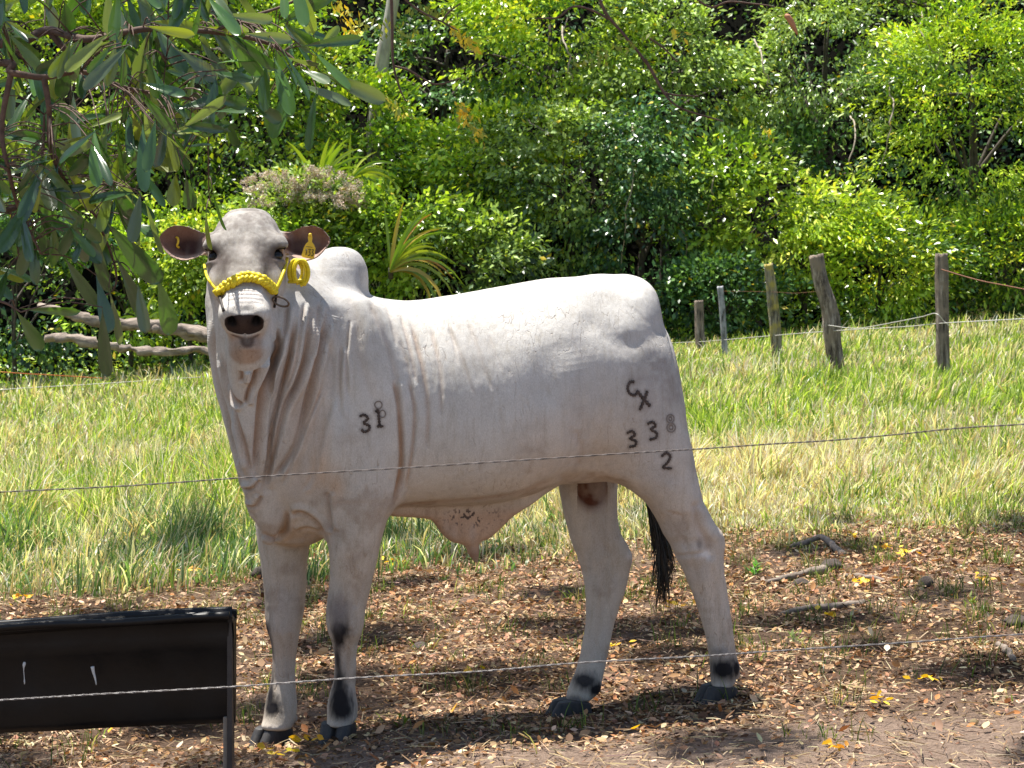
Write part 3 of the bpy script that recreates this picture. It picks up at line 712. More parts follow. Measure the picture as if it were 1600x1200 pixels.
# --- hooves (two claws each)
m_hoof = simple('hoof_horn', (.010, .011, .013), .6, c2=(.05, .043, .038), scale=60, bump=.5, stretch=(1, 1, .3), bdist=.002)
for (px, py, Y), fd, L, wd in zip(FEET, [(-.25, -1), (-.75, -.7), (-1, -.35), (-1, -.4)], [.064, .070, .078, .072], [.050, .050, .046, .046]):
    c = np.array(W(px, py, Y)); f2 = np.array([fd[0], fd[1]]); f2 /= np.linalg.norm(f2); s2 = np.array([-f2[1], f2[0]])
    fl = Field(np.arange(c[0] - .13, c[0] + .13, .003), np.arange(c[1] - .13, c[1] + .13, .003), np.arange(c[2] - .02, c[2] + .09, .003))
    sl, X, Y_, Z = fl.box((-9, -9, -9), (9, 9, 9))
    for s in (-1, 1):
        a = (X - c[0]) * f2[0] + (Y_ - c[1]) * f2[1]; b = (X - c[0]) * s2[0] + (Y_ - c[1]) * s2[1] - s * wd * .52; h = Z - c[2] + .004
        tt = np.clip(h / .06, 0, 1)
        q = (np.abs((a - .012 * (1 - tt) - .0) / (L * (1 - .32 * tt)))**2.6 + np.abs((b) / (wd * .56 * (1 - .10 * tt)))**2.6)**(1 / 2.6)
        ds = np.maximum((q - 1) * wd * .5, np.maximum(-h, h - .062 + .22 * np.maximum(-a, 0) + .10 * np.maximum(a, 0)))
        fl.add(sl, ds.astype(np.float32), .003)
    hv, hq_ = fl.mesh(); hv = relax(hv, hq_, 2)
    mesh_obj('hoof', hv, hq_, m_hoof, bull)

# --- eyes
m_eye, t, out = new_mat('eye'); p = N(t, 'ShaderNodeBsdfPrincipled', Roughness=.16); p.inputs['Base Color'].default_value = (.008, .006, .005, 1); p.inputs['Specular IOR Level'].default_value = .35; t.links.new(p.outputs[0], out.inputs[0])
def sphere(c, r, rot=None, nu=24, nv=16):
    a = np.linspace(0, 2 * np.pi, nu, endpoint=False); b = np.linspace(0, np.pi, nv)[1:-1]
    P = np.stack([np.outer(np.sin(b), np.cos(a)), np.outer(np.sin(b), np.sin(a)), np.outer(np.cos(b), np.ones(nu))], -1).reshape(-1, 3)
    P = np.vstack([P, [0, 0, 1], [0, 0, -1]]) * np.array(r)
    if rot is not None: P = P @ np.array(rot)
    m = len(b); i = np.arange(m - 1)[:, None] * nu; j = np.arange(nu)[None]; j2 = (j + 1) % nu
    Fq = np.stack([i + j, i + nu + j, i + nu + j2, i + j2], -1).reshape(-1, 4)
    j = np.arange(nu); j2 = (j + 1) % nu
    return P + np.array(tuple(c)), [Fq, np.stack([np.full(nu, m * nu), j, j2], -1), np.stack([np.full(nu, m * nu + 1), (m - 1) * nu + j2, (m - 1) * nu + j], -1)]
m_lash = simple('eyelash', (.02, .016, .015), .8)
for s in (-1, 1):
    vs, fs = sphere(HP(s * .0905, .128, -.045), (.0225, .0225, .0225)); e = mesh_obj('eye', vs, fs, m_eye, bull)
    parts = []
    for k in range(16):
        a = (k / 15 - .5) * 1.7; p0 = HP(s * .0905, .128, -.045) + hr * s * .022 * math.cos(a) * .7 + hr * math.sin(a) * .02 - hd * .016 + hn * .018 * math.cos(a)
        parts.append(tube(spline([p0, p0 + hn * .009 + hr * s * .005, p0 + hn * .014 + hr * s * .010 + hd * .006], 5), [.0008, .0007, .0006, .0004, .0002], 4))
    mesh_obj('eyelashes', *join(parts), m_lash, bull)

# --- tail switch
hair = []; rg = np.random.default_rng(3)
root0 = np.array(W(1020, 780, 7.31))
for k in range(230):
    st = root0 + np.array([rg.normal(0, .010), rg.normal(0, .012), rg.uniform(-.03, .03)])
    L = rg.uniform(.10, .37)**1.0; ex = rg.normal(.020, .017) * (1 - .9 * L); ph = rg.uniform(0, 6)
    pts = [st + np.array([ex * u_ + .012 * math.sin(5 * u_ + ph) * u_ + .022 * math.sin(u_ * 2.2), rg.normal(0, .004) + .02 * math.sin(3 * u_ + ph) * u_, -L * u_]) for u_ in np.linspace(0, 1, 9)]
    hair.append(tube(pts, np.linspace(.0035, .0008, 9), 4))
m_hair = simple('tail_hair', (.008, .008, .009), .4, c2=(.02, .018, .018), scale=90)
mesh_obj('tail_switch', *join(hair), m_hair, bull)

# --- brand marks: scarred strokes that lie on the hide
m_brand = simple('brand_scar', (.018, .013, .011), .9, c2=(.11, .08, .065), scale=95, bump=.5)
m_scar = simple('pale_scar', (.16, .13, .11), .8, c2=(.30, .25, .21), scale=160, bump=.5)
def A(x, y): return (280 + x / 3, 480 + y / 3)
def B(x, y): return (560 + x / 2.6667, 400 + y / 2.6667)
def circ(cx, cy, r, f, r2=None):
    return [f(cx + r * math.cos(a), cy + (r2 or r) * math.sin(a)) for a in np.linspace(0, 2 * np.pi, 17)]
def brand(strokes, mat, rad=2.1, sink=-.0004, name='brand_mark'):
    parts = []
    for s in strokes:
        P = spline([(a, b, 0) for a, b in s], 8 * len(s)) if len(s) > 2 else spline([(*s[0], 0), (*s[1], 0)], 10)
        pts = [hit(q_[0], q_[1], -sink)[0] for q_ in P]; r0 = rad / 500
        rr = np.array([r0 * (1 + .25 * math.sin(i * 1.7 + s[0][0])) for i in range(len(pts))]); rr[0] *= .5; rr[-1] *= .5
        Vt, Ft = tube(pts, rr, 8); nrm = np.array(hit(*P[len(P) // 2][:2])[1]); ctr = np.repeat(np.array([tuple(q) for q in pts]), 8, 0)
        D = Vt[:len(ctr)] - ctr; Vt[:len(ctr)] -= .55 * (D @ nrm)[:, None] * nrm
        parts.append((Vt, Ft))
    BP.append((np.concatenate([Vt_[:-2] for Vt_, _ in parts]), mat.name)); return mesh_obj(name, *join(parts), mat, bull)
BP = []
brand([[A(845, 512), A(868, 505), A(884, 522), A(866, 542), A(890, 556), A(888, 576), A(866, 584), A(855, 572)]], m_brand)
brand([[A(920, 492), A(932, 484), A(936, 520), A(940, 556)], [A(926, 558), A(957, 558)]], m_brand, 2.1)
brand([circ(934, 458, 17, A), circ(953, 500, 14, A, 17)], m_scar, .9)
brand([[B(1150, 524), B(1132, 526), B(1122, 548), B(1130, 572), B(1150, 580), B(1162, 568)]], m_brand, 2.3)
brand([[B(1160, 560), B(1185, 592), B(1216, 626)], [B(1204, 562), B(1190, 600), B(1172, 642)]], m_brand, 2.9)
brand([[B(1118, 738), B(1140, 730), B(1151, 746), B(1133, 760), B(1156, 772), B(1152, 790), B(1128, 795)]], m_brand, 2.2)
brand([[B(1204, 700), B(1225, 692), B(1238, 708), B(1219, 722), B(1243, 738), B(1238, 758), B(1212, 765)]], m_brand, 2.2)
brand([circ(1300, 678, 15, B, 17), circ(1303, 715, 17, B, 18), circ(1303, 714, 8, B, 9), circ(1300, 678, 6, B, 8)], m_scar, 1.2)
brand([[B(1262, 836), B(1282, 821), B(1299, 834), B(1290, 858), B(1266, 882)], [B(1266, 882), B(1306, 885)]], m_brand, 2.2)

# singed hair and skin round the strokes, in the hide's own colour
for P_, mn in BP:
    k = np.where(((V > P_.min(0) - .02) & (V < P_.max(0) + .02)).all(1))[0]
    d = np.sqrt(((V[k][:, None] - P_[None, ::3])**2).sum(-1).min(1)); w_ = np.exp(-((d / .0058) * (1 - .35 * vnoise(V[k], 110, 77)))**2) * (.5 if mn.startswith('brand') else .3)
    base[k] = base[k] * (1 - w_[:, None]) + np.array([.13, .10, .085]) * w_[:, None]
ca = np.ones((len(V), 4), dtype=np.float32); ca[:, :3] = base; body.data.color_attributes['Col'].data.foreach_set('color', ca.ravel())

# --- halter
m_rope = simple('yellow_rope', (.92, .76, .005), .5, c2=(.55, .42, .02), scale=300, bump=.4, bdist=.001)
def braid(pts, R0, r, turns, n=110, strands=3):
    C = spline(pts, n); T = np.gradient(C, axis=0); T /= np.linalg.norm(T, axis=1)[:, None]
    out_ = []
    n0 = np.cross(T, np.array([0.1, -.8, .5])); n0 /= np.linalg.norm(n0, axis=1)[:, None]; b0 = np.cross(T, n0)
    for k in range(strands):
        a = np.linspace(0, turns * 2 * np.pi, n) + k * 2 * np.pi / strands
        P = C + R0 * (np.sin(a)[:, None] * n0 + .65 * np.sin(2 * a)[:, None] * b0)
        P = P + .0016 * np.stack([vnoise(P, 180, 3 * k + q_) for q_ in (1, 2, 3)], 1); out_.append(tube(P, r * (1 + .22 * vnoise(P, 150, k)), 9))
    return out_
nose = [hit(341, 456, .004)[0], hit(352, 453, .009)[0], hit(364, 445, .011)[0], hit(378, 438, .012)[0], hit(394, 437, .012)[0], hit(408, 441, .011)[0], hit(420, 449, .009)[0], hit(430, 455, .004)[0]]
halter = mesh_obj('halter', *join(braid(nose, .0095, .0078, 5.5)), m_rope, bull)
def on(pts, off, r, n=30): return tube(spline([hit(a, b, off)[0] for a, b in pts], n), r, 7)
mesh_obj('cheek_strap', *on([(319, 414), (325, 432), (333, 446), (343, 456)], .003, .0042), m_rope, bull); mesh_obj('cheek_strap', *on([(447, 404), (443, 420), (438, 436), (431, 452)], .004, .0055), m_rope, bull); parts = []
rg = np.random.default_rng(11)
kc = hit(446, 440, .01)[0]
for k in range(5):
    c0 = kc + Vector((rg.uniform(0, .006), -.01 - .004 * k, rg.uniform(-.004, .004)))
    w_, h_ = .018 + .004 * rg.random(), .038 + .006 * rg.random()
    lp = [c0 + Vector((w_ * (1 - math.cos(a)) + .004 * k, -.006 * math.sin(a), h_ * math.sin(a) * .9 + .028)) for a in np.linspace(-.9, 4.6, 15)]
    parts.append(tube(spline(lp, 36), .0052, 7))
mesh_obj('rope_end', *tube(spline([kc, kc + Vector((.02, -.015, .0)), kc + Vector((.045, -.015, .004)), kc + Vector((.05, -.012, -.012))], 16), .005, 7), m_rope, bull)
mesh_obj('halter_knot', *join(parts), m_rope, bull)
m_metal = simple('old_steel', (.10, .075, .055), .42, .75, c2=(.22, .17, .13), scale=120, bump=.3, bdist=.001)
rc = hit(428, 462, .012)[0]
mesh_obj('halter_ring', *tube([rc + Vector((.024 * math.cos(a) + .014, -.006 * math.sin(a), .013 * math.sin(a) - .014 - .007 * math.cos(a))) for a in np.linspace(0, 2 * np.pi, 28, endpoint=False)], .0032, 7, True), m_metal, bull)
m_strap = simple('dark_strap', (.03, .022, .018), .7)
mesh_obj('chin_strap', *on([(342, 458), (346, 470), (350, 486)], .002, .005, 12), m_strap, bull); mesh_obj('chin_strap', *on([(432, 457), (430, 468), (428, 480)], .002, .004, 12), m_strap, bull)

# --- ear tags
m_tag = simple('yellow_plastic', (.80, .55, .03), .45, c2=(.74, .50, .03), scale=40)
def plate(outline, th, name, mat, parent, holes=None):
    """outline: list of world points (planar); extruded along its normal"""
    P = np.array([tuple(q) for q in outline]); n = len(P); c = P.mean(0); nn = np.cross(P[1] - P[0], P[2] - P[1]); nn /= np.linalg.norm(nn)
    Vv = np.vstack([P + nn * th / 2, P - nn * th / 2, c + nn * th / 2, c - nn * th / 2]); i = np.arange(n); j = (i + 1) % n
    Fs = [np.stack([i, i + n, j + n, j], -1), np.stack([np.full(n, 2 * n), i, j], -1), np.stack([np.full(n, 2 * n + 1), j + n, i + n], -1)]
    return mesh_obj(name, Vv, Fs, mat, parent, smooth=False)
Yt = 6.545
tagp = [(483, 364), (487, 364), (488, 372), (487.5, 378), (491, 383), (493, 388), (491, 403), (488.5, 405), (473, 402), (471, 399.5), (475, 386), (478, 381), (482, 377), (481, 371)]
ob = plate([W(a, b, Yt) for a, b in tagp], .0018, 'ear_tag', m_tag, bull)
ink = simple('tag_ink', (.05, .035, .02), .6)
strk = []
def num(chars, ox, oy, w, h):
    G = {'1': [[(.2, .2), (.55, 0), (.55, 1)]], '3': [[(0, 0), (.9, 0), (.4, .42), (.9, .6), (.8, 1), (0, 1)]]}
    for i, ch in enumerate(chars):
        for s in G[ch]: strk.append(tube([W(ox + i * w * 1.35 + a * w - .16 * (b * h) * .7, oy + b * h + i * .6, Yt - .003) for a, b in s], .0013, 5))
num('133', 477.2, 389, 3.6, 9.5)
strk.append(tube([W(478, 385, Yt - .002), W(488, 386.5, Yt - .002)], .0007, 5))
mesh_obj('tag_number', *join(strk), ink, ob)
Vs, Fs = join([sphere(W(484.5, 367, Yt - .002), (.005, .003, .005)), tube([W(484.5, 367, Yt - .001), W(484.5, 368, Yt + .03)], .003, 8)])
mesh_obj('tag_stud', Vs, Fs, m_tag, ob)
a_ = hit(277, 379, .002)[0]
parts = [tube(spline([a_ + Vector((-.003, 0, .016)), a_ + Vector((.003, -.006, .012)), a_ + Vector((.004, -.009, 0)), a_ + Vector((0, -.006, -.010)), a_ + Vector((.006, -.002, -.016))], 16), .0036, 7)]
mesh_obj('ear_tag', *join(parts), m_tag, bull)
# ================================================================== GROUND
def ground_mat():
    m, t, out = new_mat('soil'); p = N(t, 'ShaderNodeBsdfPrincipled', Roughness=.95); p.inputs['Specular IOR Level'].default_value = .03
    tc = N(t, 'ShaderNodeTexCoord')
    n1 = N(t, 'ShaderNodeTexNoise', Scale=1.3, Detail=8, Roughness=.7); n2 = N(t, 'ShaderNodeTexNoise', Scale=60, Detail=6, Roughness=.8)
    for n_ in (n1, n2): t.links.new(tc.outputs['Object'], n_.inputs['Vector'])
    r1 = ramp(t, [(.40, (.12, .078, .052)), (.60, (.33, .235, .175))]); t.links.new(n1.outputs['Fac'], r1.inputs[0])
    r2 = ramp(t, [(.3, (.45, .42, .4)), (.7, (1.15, 1.12, 1.1))]); t.links.new(n2.outputs['Fac'], r2.inputs[0])
    a = N(t, 'ShaderNodeMix', data_type='RGBA', blend_type='MULTIPLY'); a.inputs[0].default_value = 1; t.links.new(r1.outputs[0], a.inputs[6]); t.links.new(r2.outputs[0], a.inputs[7])
    # the pasture is darker green-brown under the grass
    sx = N(t, 'ShaderNodeSeparateXYZ'); t.links.new(tc.outputs['Object'], sx.inputs[0])
    ms = N(t, 'ShaderNodeMath', operation='MULTIPLY_ADD'); ms.inputs[1].default_value = 1.6; t.links.new(n1.outputs['Fac'], ms.inputs[0]); t.links.new(sx.outputs[1], ms.inputs[2])
    mq = N(t, 'ShaderNodeMapRange'); mq.inputs[1].default_value = 7.60; mq.inputs[2].default_value = 7.20; t.links.new(ms.outputs[0], mq.inputs[0])
    sd_m = N(t, 'ShaderNodeMix', data_type='RGBA', blend_type='MULTIPLY'); sd_m.inputs[0].default_value = 1; sd_m.inputs[6].default_value = (.46, .345, .27, 1); t.links.new(r2.outputs[0], sd_m.inputs[7])
    sm = N(t, 'ShaderNodeMix', data_type='RGBA'); t.links.new(mq.outputs[0], sm.inputs[0]); t.links.new(a.outputs[2], sm.inputs[6]); t.links.new(sd_m.outputs[2], sm.inputs[7]); a = sm
    mr = N(t, 'ShaderNodeMapRange'); mr.inputs[1].default_value = 10; mr.inputs[2].default_value = 13; t.links.new(sx.outputs[1], mr.inputs[0])
    g_ = N(t, 'ShaderNodeMix', data_type='RGBA'); g_.inputs[7].default_value = (.17, .17, .055, 1); t.links.new(mr.outputs[0], g_.inputs[0]); t.links.new(a.outputs[2], g_.inputs[6])
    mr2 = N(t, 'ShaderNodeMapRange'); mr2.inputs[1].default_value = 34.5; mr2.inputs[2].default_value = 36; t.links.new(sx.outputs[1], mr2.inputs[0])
    h_ = N(t, 'ShaderNodeMix', data_type='RGBA'); h_.inputs[7].default_value = (.0045, .0045, .003, 1); t.links.new(mr2.outputs[0], h_.inputs[0]); t.links.new(g_.outputs[2], h_.inputs[6])  # bank soil near-black: shade of the leaf gaps put into the colour
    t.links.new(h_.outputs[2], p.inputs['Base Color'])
    b = N(t, 'ShaderNodeBump', Strength=1, Distance=.03); t.links.new(n2.outputs['Fac'], b.inputs['Height']); t.links.new(b.outputs[0], p.inputs['Normal'])
    t.links.new(p.outputs[0], out.inputs[0]); return m
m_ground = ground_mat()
def grid(xs, ys, zf, name, mat, kind=None):
    gx, gy = np.meshgrid(xs, ys, indexing='ij'); Vg = np.stack([gx, gy, zf(gx, gy)], -1).reshape(-1, 3)
    n_ = len(ys); i = np.arange(len(xs) - 1)[:, None] * n_ + np.arange(n_ - 1)[None]
    o = mesh_obj(name, Vg, np.stack([i, i + n_, i + n_ + 1, i + 1], -1).reshape(-1, 4), mat)
    if kind: o['kind'] = kind
    return o
def gfine(x, y):
    z = gz(x, y); P = np.stack([x, y, 0 * x], -1)
    w = np.exp(-((y - 7.5) / 3)**2) * (np.abs(x) < 4)
    nearfoot = 0
    for fx, fy, _ in _fx: nearfoot = np.maximum(nearfoot, np.exp(-((x - fx)**2 + (y - fy)**2) / .02))
    return z + w * (1 - nearfoot) * (.012 * vnoise(P, 5, 51) + .007 * vnoise(P, 14, 52))
xs_ = np.concatenate([np.linspace(-90, -5, 40), np.arange(-4.9, 4.9, .04), np.linspace(5, 90, 40)])
ys_ = np.concatenate([np.linspace(-60, 4.6, 30), np.arange(4.7, 12.5, .04), np.linspace(12.6, 36, 80), np.linspace(36.3, 75, 40)])
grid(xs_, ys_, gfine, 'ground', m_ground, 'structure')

# ------------------------------------------------------------------ generic leaf scatter
LEAF5 = (np.array([[0, 0, 0], [-.5, .48, .10], [0, .5, 0], [.5, .48, .10], [0, 1, -.10]]), np.array([[0, 2, 4, 1], [0, 3, 4, 2]]))
LEAFC = (np.array([[0, 0, 0], [-.5, .35, .16], [0, .35, .0], [.5, .35, .16], [-.42, .7, .20], [0, .72, .06], [.42, .7, .2], [0, 1, .22]]), np.array([[0, 2, 1, 1], [0, 3, 2, 2], [1, 2, 5, 4], [2, 3, 6, 5], [4, 5, 7, 7], [5, 6, 7, 7]]))
def frames(D, Up):
    D = D / (np.linalg.norm(D, axis=1)[:, None] + 1e-9); X = np.cross(D, Up); X /= np.linalg.norm(X, axis=1)[:, None] + 1e-9
    return X, D, np.cross(X, D)
def scatter(tpl, P, D, Up, L, Wd):
    """copies of a leaf template: base point, direction, up hint, length, width"""
    tv, tf = tpl; X, Yd, Z = frames(D, Up)
    V = P[:, None] + tv[None, :, 0, None] * Wd[:, None, None] * X[:, None] + tv[None, :, 1, None] * L[:, None, None] * Yd[:, None] + tv[None, :, 2, None] * Wd[:, None, None] * Z[:, None] * 1.0
    F_ = tf[None] + (np.arange(len(P)) * len(tv))[:, None, None]
    return V.reshape(-1, 3), F_.reshape(-1, 4), len(tv)
def split_tri(F_):
    """faces stored as quads with a repeated last index become triangles"""
    d = F_[:, 2] == F_[:, 3]; return [F_[~d], F_[d][:, :3]]
def rand_dir(n, r):
    v = r.normal(size=(n, 3)); return v / np.linalg.norm(v, axis=1)[:, None]
def palette(n, r, cols, w=None, jit=.18):
    cols = np.array(cols); c = cols[r.choice(len(cols), n, p=w)]
    return np.clip(c * (1 + jit * r.normal(size=(n, 1))) * (1 + .06 * r.normal(size=(n, 3))), .003, .95)

# ================================================================== LEAF LITTER
m_litter = leaf_mat('litter', .15, .008, .6, tmul=(1.1, .9, .6))
r = np.random.default_rng(21)
nL = 30000 if QUICK else 150000
yy = 5.6 + (11.9 - 5.6) * r.random(nL)**1.25
xx = (r.random(nL) * 2 - 1); xx = (.27 * yy + .2) * xx * (1 + .35 * np.abs(xx)**9)
P3 = np.stack([xx, yy, 0 * xx], 1)
dens = .78 + .5 * vnoise(P3, 1.6, 61) + .3 * vnoise(P3, 5, 62)
dens *= 1 - .88 * sstep(6.72, 6.38, yy + .25 * vnoise(P3, 1.6, 5)) * sstep(-.6, .3, xx)
dens *= 1 - .6 * sstep(.15, .5, vnoise(P3, 1.1, 64)) * sstep(9, 7, yy)
dens *= 1 - .7 * sstep(10.4, 11.8, yy)
k = r.random(nL) < np.clip(dens, .06, 1); xx, yy = xx[k], yy[k]; n_ = len(xx)
Pz = gfine(xx, yy); P = np.stack([xx, yy, Pz + .004 + .012 * r.random(n_)**2], 1)
a = r.random(n_) * 2 * np.pi; D = np.stack([np.cos(a), np.sin(a), (.34 * r.normal(size=n_) + .12)], 1); Up = np.stack([.55 * r.normal(size=n_), .55 * r.normal(size=n_), np.ones(n_)], 1)
L = (.0065 + .025 * r.random(n_)**2.2) * (1 + .25 * (yy > 9)); Wd = L * (.38 + .32 * r.random(n_)) * np.where(r.random(n_) < .5, 1, -1)
Vl, Fl, tn = scatter(LEAFC, P, D, Up, L, Wd)
lc = palette(n_, r, [(.38, .235, .13), (.50, .35, .21), (.22, .135, .08), (.60, .45, .29), (.11, .065, .04), (.42, .22, .10), (.36, .21, .12), (.30, .18, .10), (.44, .28, .16), (.09, .05, .03), (.18, .10, .06)], jit=.26)
o = mesh_obj('leaf_litter', Vl, split_tri(Fl), m_litter, cols=np.repeat(lc, tn, 0)); tag(o, kind='stuff')

# bigger curled leaves among the small ones
n_ = 620; yy = 6.2 + 5.2 * r.random(n_)**1.3; xx = (r.random(n_) * 2 - 1) * (.26 * yy + .3)
P = np.stack([xx, yy, gfine(xx, yy) + .014], 1); a = r.random(n_) * 2 * np.pi; D = np.stack([np.cos(a), np.sin(a), .4 * r.normal(size=n_) + .15], 1)
L = .030 + .022 * r.random(n_)**2; Vl, Fl, tn = scatter(LEAFC, P, D, np.array([0, 0, 1.]) + .6 * r.normal(size=(n_, 3)), L, L * r.uniform(.35, .6, n_))
o = mesh_obj('large_leaf_litter', Vl, split_tri(Fl), m_litter, cols=np.repeat(palette(n_, r, [(.36, .21, .11), (.24, .14, .08), (.50, .34, .19), (.15, .09, .055), (.40, .18, .07), (.58, .46, .32)]), tn, 0)); tag(o, kind='stuff')

# dry straw and little twigs lying in the litter
n_ = 5000 if QUICK else 13000
yy = 5.8 + 6.2 * r.random(n_)**1.2; xx = (r.random(n_) * 2 - 1) * (.27 * yy + .35)
a = r.random(n_) * 2 * np.pi; L = .03 + .09 * r.random(n_)**2
D = np.stack([np.cos(a), np.sin(a), .10 * r.normal(size=n_)], 1); P = np.stack([xx, yy, gfine(xx, yy) + .012 + .006 * r.random(n_)], 1)
STRAW = (np.array([[-.5, 0, 0], [.5, 0, 0], [.5, .5, .5], [-.5, .5, .5], [.3, 1, 0], [-.3, 1, 0]]), np.array([[0, 1, 2, 3], [3, 2, 4, 5]]))
Vs, Fs_, tn = scatter(STRAW, P, D, np.tile([0, 0, 1.], (n_, 1)) + .4 * r.normal(size=(n_, 3)), L, .0022 + .002 * r.random(n_))
o = mesh_obj('straw', Vs, Fs_, m_litter, cols=np.repeat(palette(n_, r, [(.36, .27, .16), (.28, .19, .11), (.14, .09, .06), (.46, .36, .23)]), tn, 0)); tag(o, kind='stuff')

# ================================================================== GRASS
m_grass = leaf_mat('grass_blade', .48, .03, .4, tmul=(1.25, 1.32, .55))
def blades(x, y, h, w, lean, r, colr, seg=3, drop=.5, z0=None):
    n = len(x); a = r.random(n) * 2 * np.pi
    ld = np.stack([np.cos(a), np.sin(a)], 1) * (.2 + 1.5 * r.random(n)**1.5)[:, None] + lean * .55; 
    ln = np.linalg.norm(ld, axis=1)[:, None]; z0 = gz(x, y) if z0 is None else z0
    t = np.linspace(0, 1, seg + 1); bend = np.clip(ln[:, 0], .05, 2.2)
    ta = bend[:, None] * (.25 + t[None] * (.45 + drop)) ; ta = np.clip(ta, 0, 2.4)      # angle from vertical along the blade
    dh = np.sin(ta) * h[:, None] / seg; dz = np.cos(ta) * h[:, None] / seg
    R_ = np.concatenate([np.zeros((n, 1)), np.cumsum(dh[:, :-1], 1)], 1); Z_ = np.concatenate([np.zeros((n, 1)), np.cumsum(dz[:, :-1], 1)], 1)
    u = ld / ln; C = np.stack([x[:, None] + R_ * u[:, :1], y[:, None] + R_ * u[:, 1:], z0[:, None] + Z_ - .01], -1)
    b = r.random(n) * np.pi; side = np.stack([np.cos(b), np.sin(b) * .6, 0 * b], 1)
    ww = w[:, None] * np.array([.7, 1.0, .75, .12] if seg == 3 else [.8, 1.0, .15])[None]
    V = np.stack([C - side[:, None] * ww[..., None] / 2, C + side[:, None] * ww[..., None] / 2], 2).reshape(n, -1, 3)
    f = np.array([[2 * i, 2 * i + 1, 2 * i + 3, 2 * i + 2] for i in range(seg)]); Fq = f[None] + (np.arange(n) * 2 * (seg + 1))[:, None, None]
    c = np.repeat(colr[:, None], seg + 1, 1) * (np.linspace(.72, 1.12, seg + 1))[None, :, None]      # blades pale towards their tips
    c = np.repeat(c[:, :, None], 2, 2).reshape(n, -1, 3)
    return V.reshape(-1, 3), Fq.reshape(-1, 4), c.reshape(-1, 3)
r = np.random.default_rng(5)
nG = 60000 if QUICK else 400000
# density falls with distance as blades shrink in view
yy = 1 / (1 / 10.2 + (1 / 36.3 - 1 / 10.2) * r.random(nG)); 
xx = (r.random(nG) * 2 - 1); xx = (.255 * yy + .7) * xx * (1 + .7 * np.abs(xx)**9)
P3 = np.stack([xx, yy, 0 * xx], 1)
front = 11.55 - .22 * np.clip(xx, -3, 3) + .55 * vnoise(P3, .55, 71) + .5 * vnoise(P3, 2.5, 72)      # ragged front edge of the pasture
edge = sstep(front - 1.7, front + .7, yy); k = r.random(nG) < edge
xx, yy, P3, front = xx[k], yy[k], P3[k], front[k]; n_ = len(xx)
tall = .35 + .65 * sstep(-.6, 1.4, yy - front); pat = vnoise(P3, .9, 73); pat2 = vnoise(P3, .33, 74)
hh = (.12 + .24 * r.random(n_)**1.4) * tall * (1 + .35 * pat) ; tf = .5 + 1.0 * sstep(-.35, .45, vnoise(P3, 4.2, 76)); hh *= tf * (1 - .42 * sstep(12.5, 17, yy)); nearL = sstep(13.2, 11.8, yy) * sstep(.6, -.2, xx); hh *= 1 + .25 * nearL; hh *= 1 - .40 * sstep(.3, 2, xx) * sstep(20, 14, yy)
ww = (.0040 + .0055 * r.random(n_) + .004 * (r.random(n_) < .25)) * (1 + (yy - 10) / 16)
lean = np.stack([.35 * np.sin(.9 * yy + 1.1 * xx) + .45 * sstep(.5, 3, xx), -.15 + .3 * np.cos(.8 * xx - .6 * yy)], 1) + .15
green = np.array([.17, .27, .05]); lime = np.array([.42, .52, .11]); dry = np.array([.82, .68, .42]); deep = np.array([.12, .20, .08])
sdry = np.clip(.42 + .45 * vnoise(P3, 1.4, 75) + .25 * pat2 + .35 * sstep(17, 12, yy) * sstep(-.5, 1.5, xx), .12, .94)
u_ = r.random(n_); cc = np.where((u_ < sdry)[:, None], np.array([(.78, .67, .50), (.60, .46, .33), (.84, .76, .60), (.52, .38, .24), (.72, .63, .52)])[r.integers(5, size=n_)] * (.75 + .5 * r.random((n_, 1))), np.where((r.random(n_) < .5)[:, None], lime, green) * (.8 + .4 * r.random((n_, 1))))
nr = sstep(13.4, 12.0, yy + .6 * pat) * (xx < .9); kk = (u_ >= sdry * .8) & (r.random(n_) < nr * .85); cc[kk] = deep * (.8 + .7 * r.random((kk.sum(), 1)))
Vg, Fg, Cg = blades(xx, yy, hh, ww, lean, r, np.clip(cc, .01, .8), seg=3)
o = mesh_obj('grass', Vg, Fg, m_grass, cols=Cg); tag(o, kind='stuff')

# thin weeds and grass sprigs through the litter
n_t = 110 if QUICK else 620; X0, Y0, H0, Z0 = [], [], [], []
for _ in range(n_t):
    y0 = 6.3 + 5.2 * r.random()**.7; x0 = (r.random() * 2 - 1) * (.25 * y0 + .2); m = int(4 + 22 * r.random()**2 * (1 + (y0 > 8.5)))
    X0.append(x0 + .035 * r.normal(size=m)); Y0.append(y0 + .035 * r.normal(size=m)); H0.append((.03 + .07 * r.random()) * (.5 + r.random(m)))
X0, Y0, H0 = map(np.concatenate, (X0, Y0, H0)); m = len(X0)
Vg, Fg, Cg = blades(X0, Y0, H0, .0028 + .002 * r.random(m), np.zeros((m, 2)), r, palette(m, r, [(.10, .16, .04), (.18, .24, .06), (.34, .30, .14), (.07, .10, .03)]), seg=3, z0=gfine(X0, Y0))
o = mesh_obj('grass_sprigs', Vg, Fg, m_grass, cols=Cg); tag(o, kind='stuff')

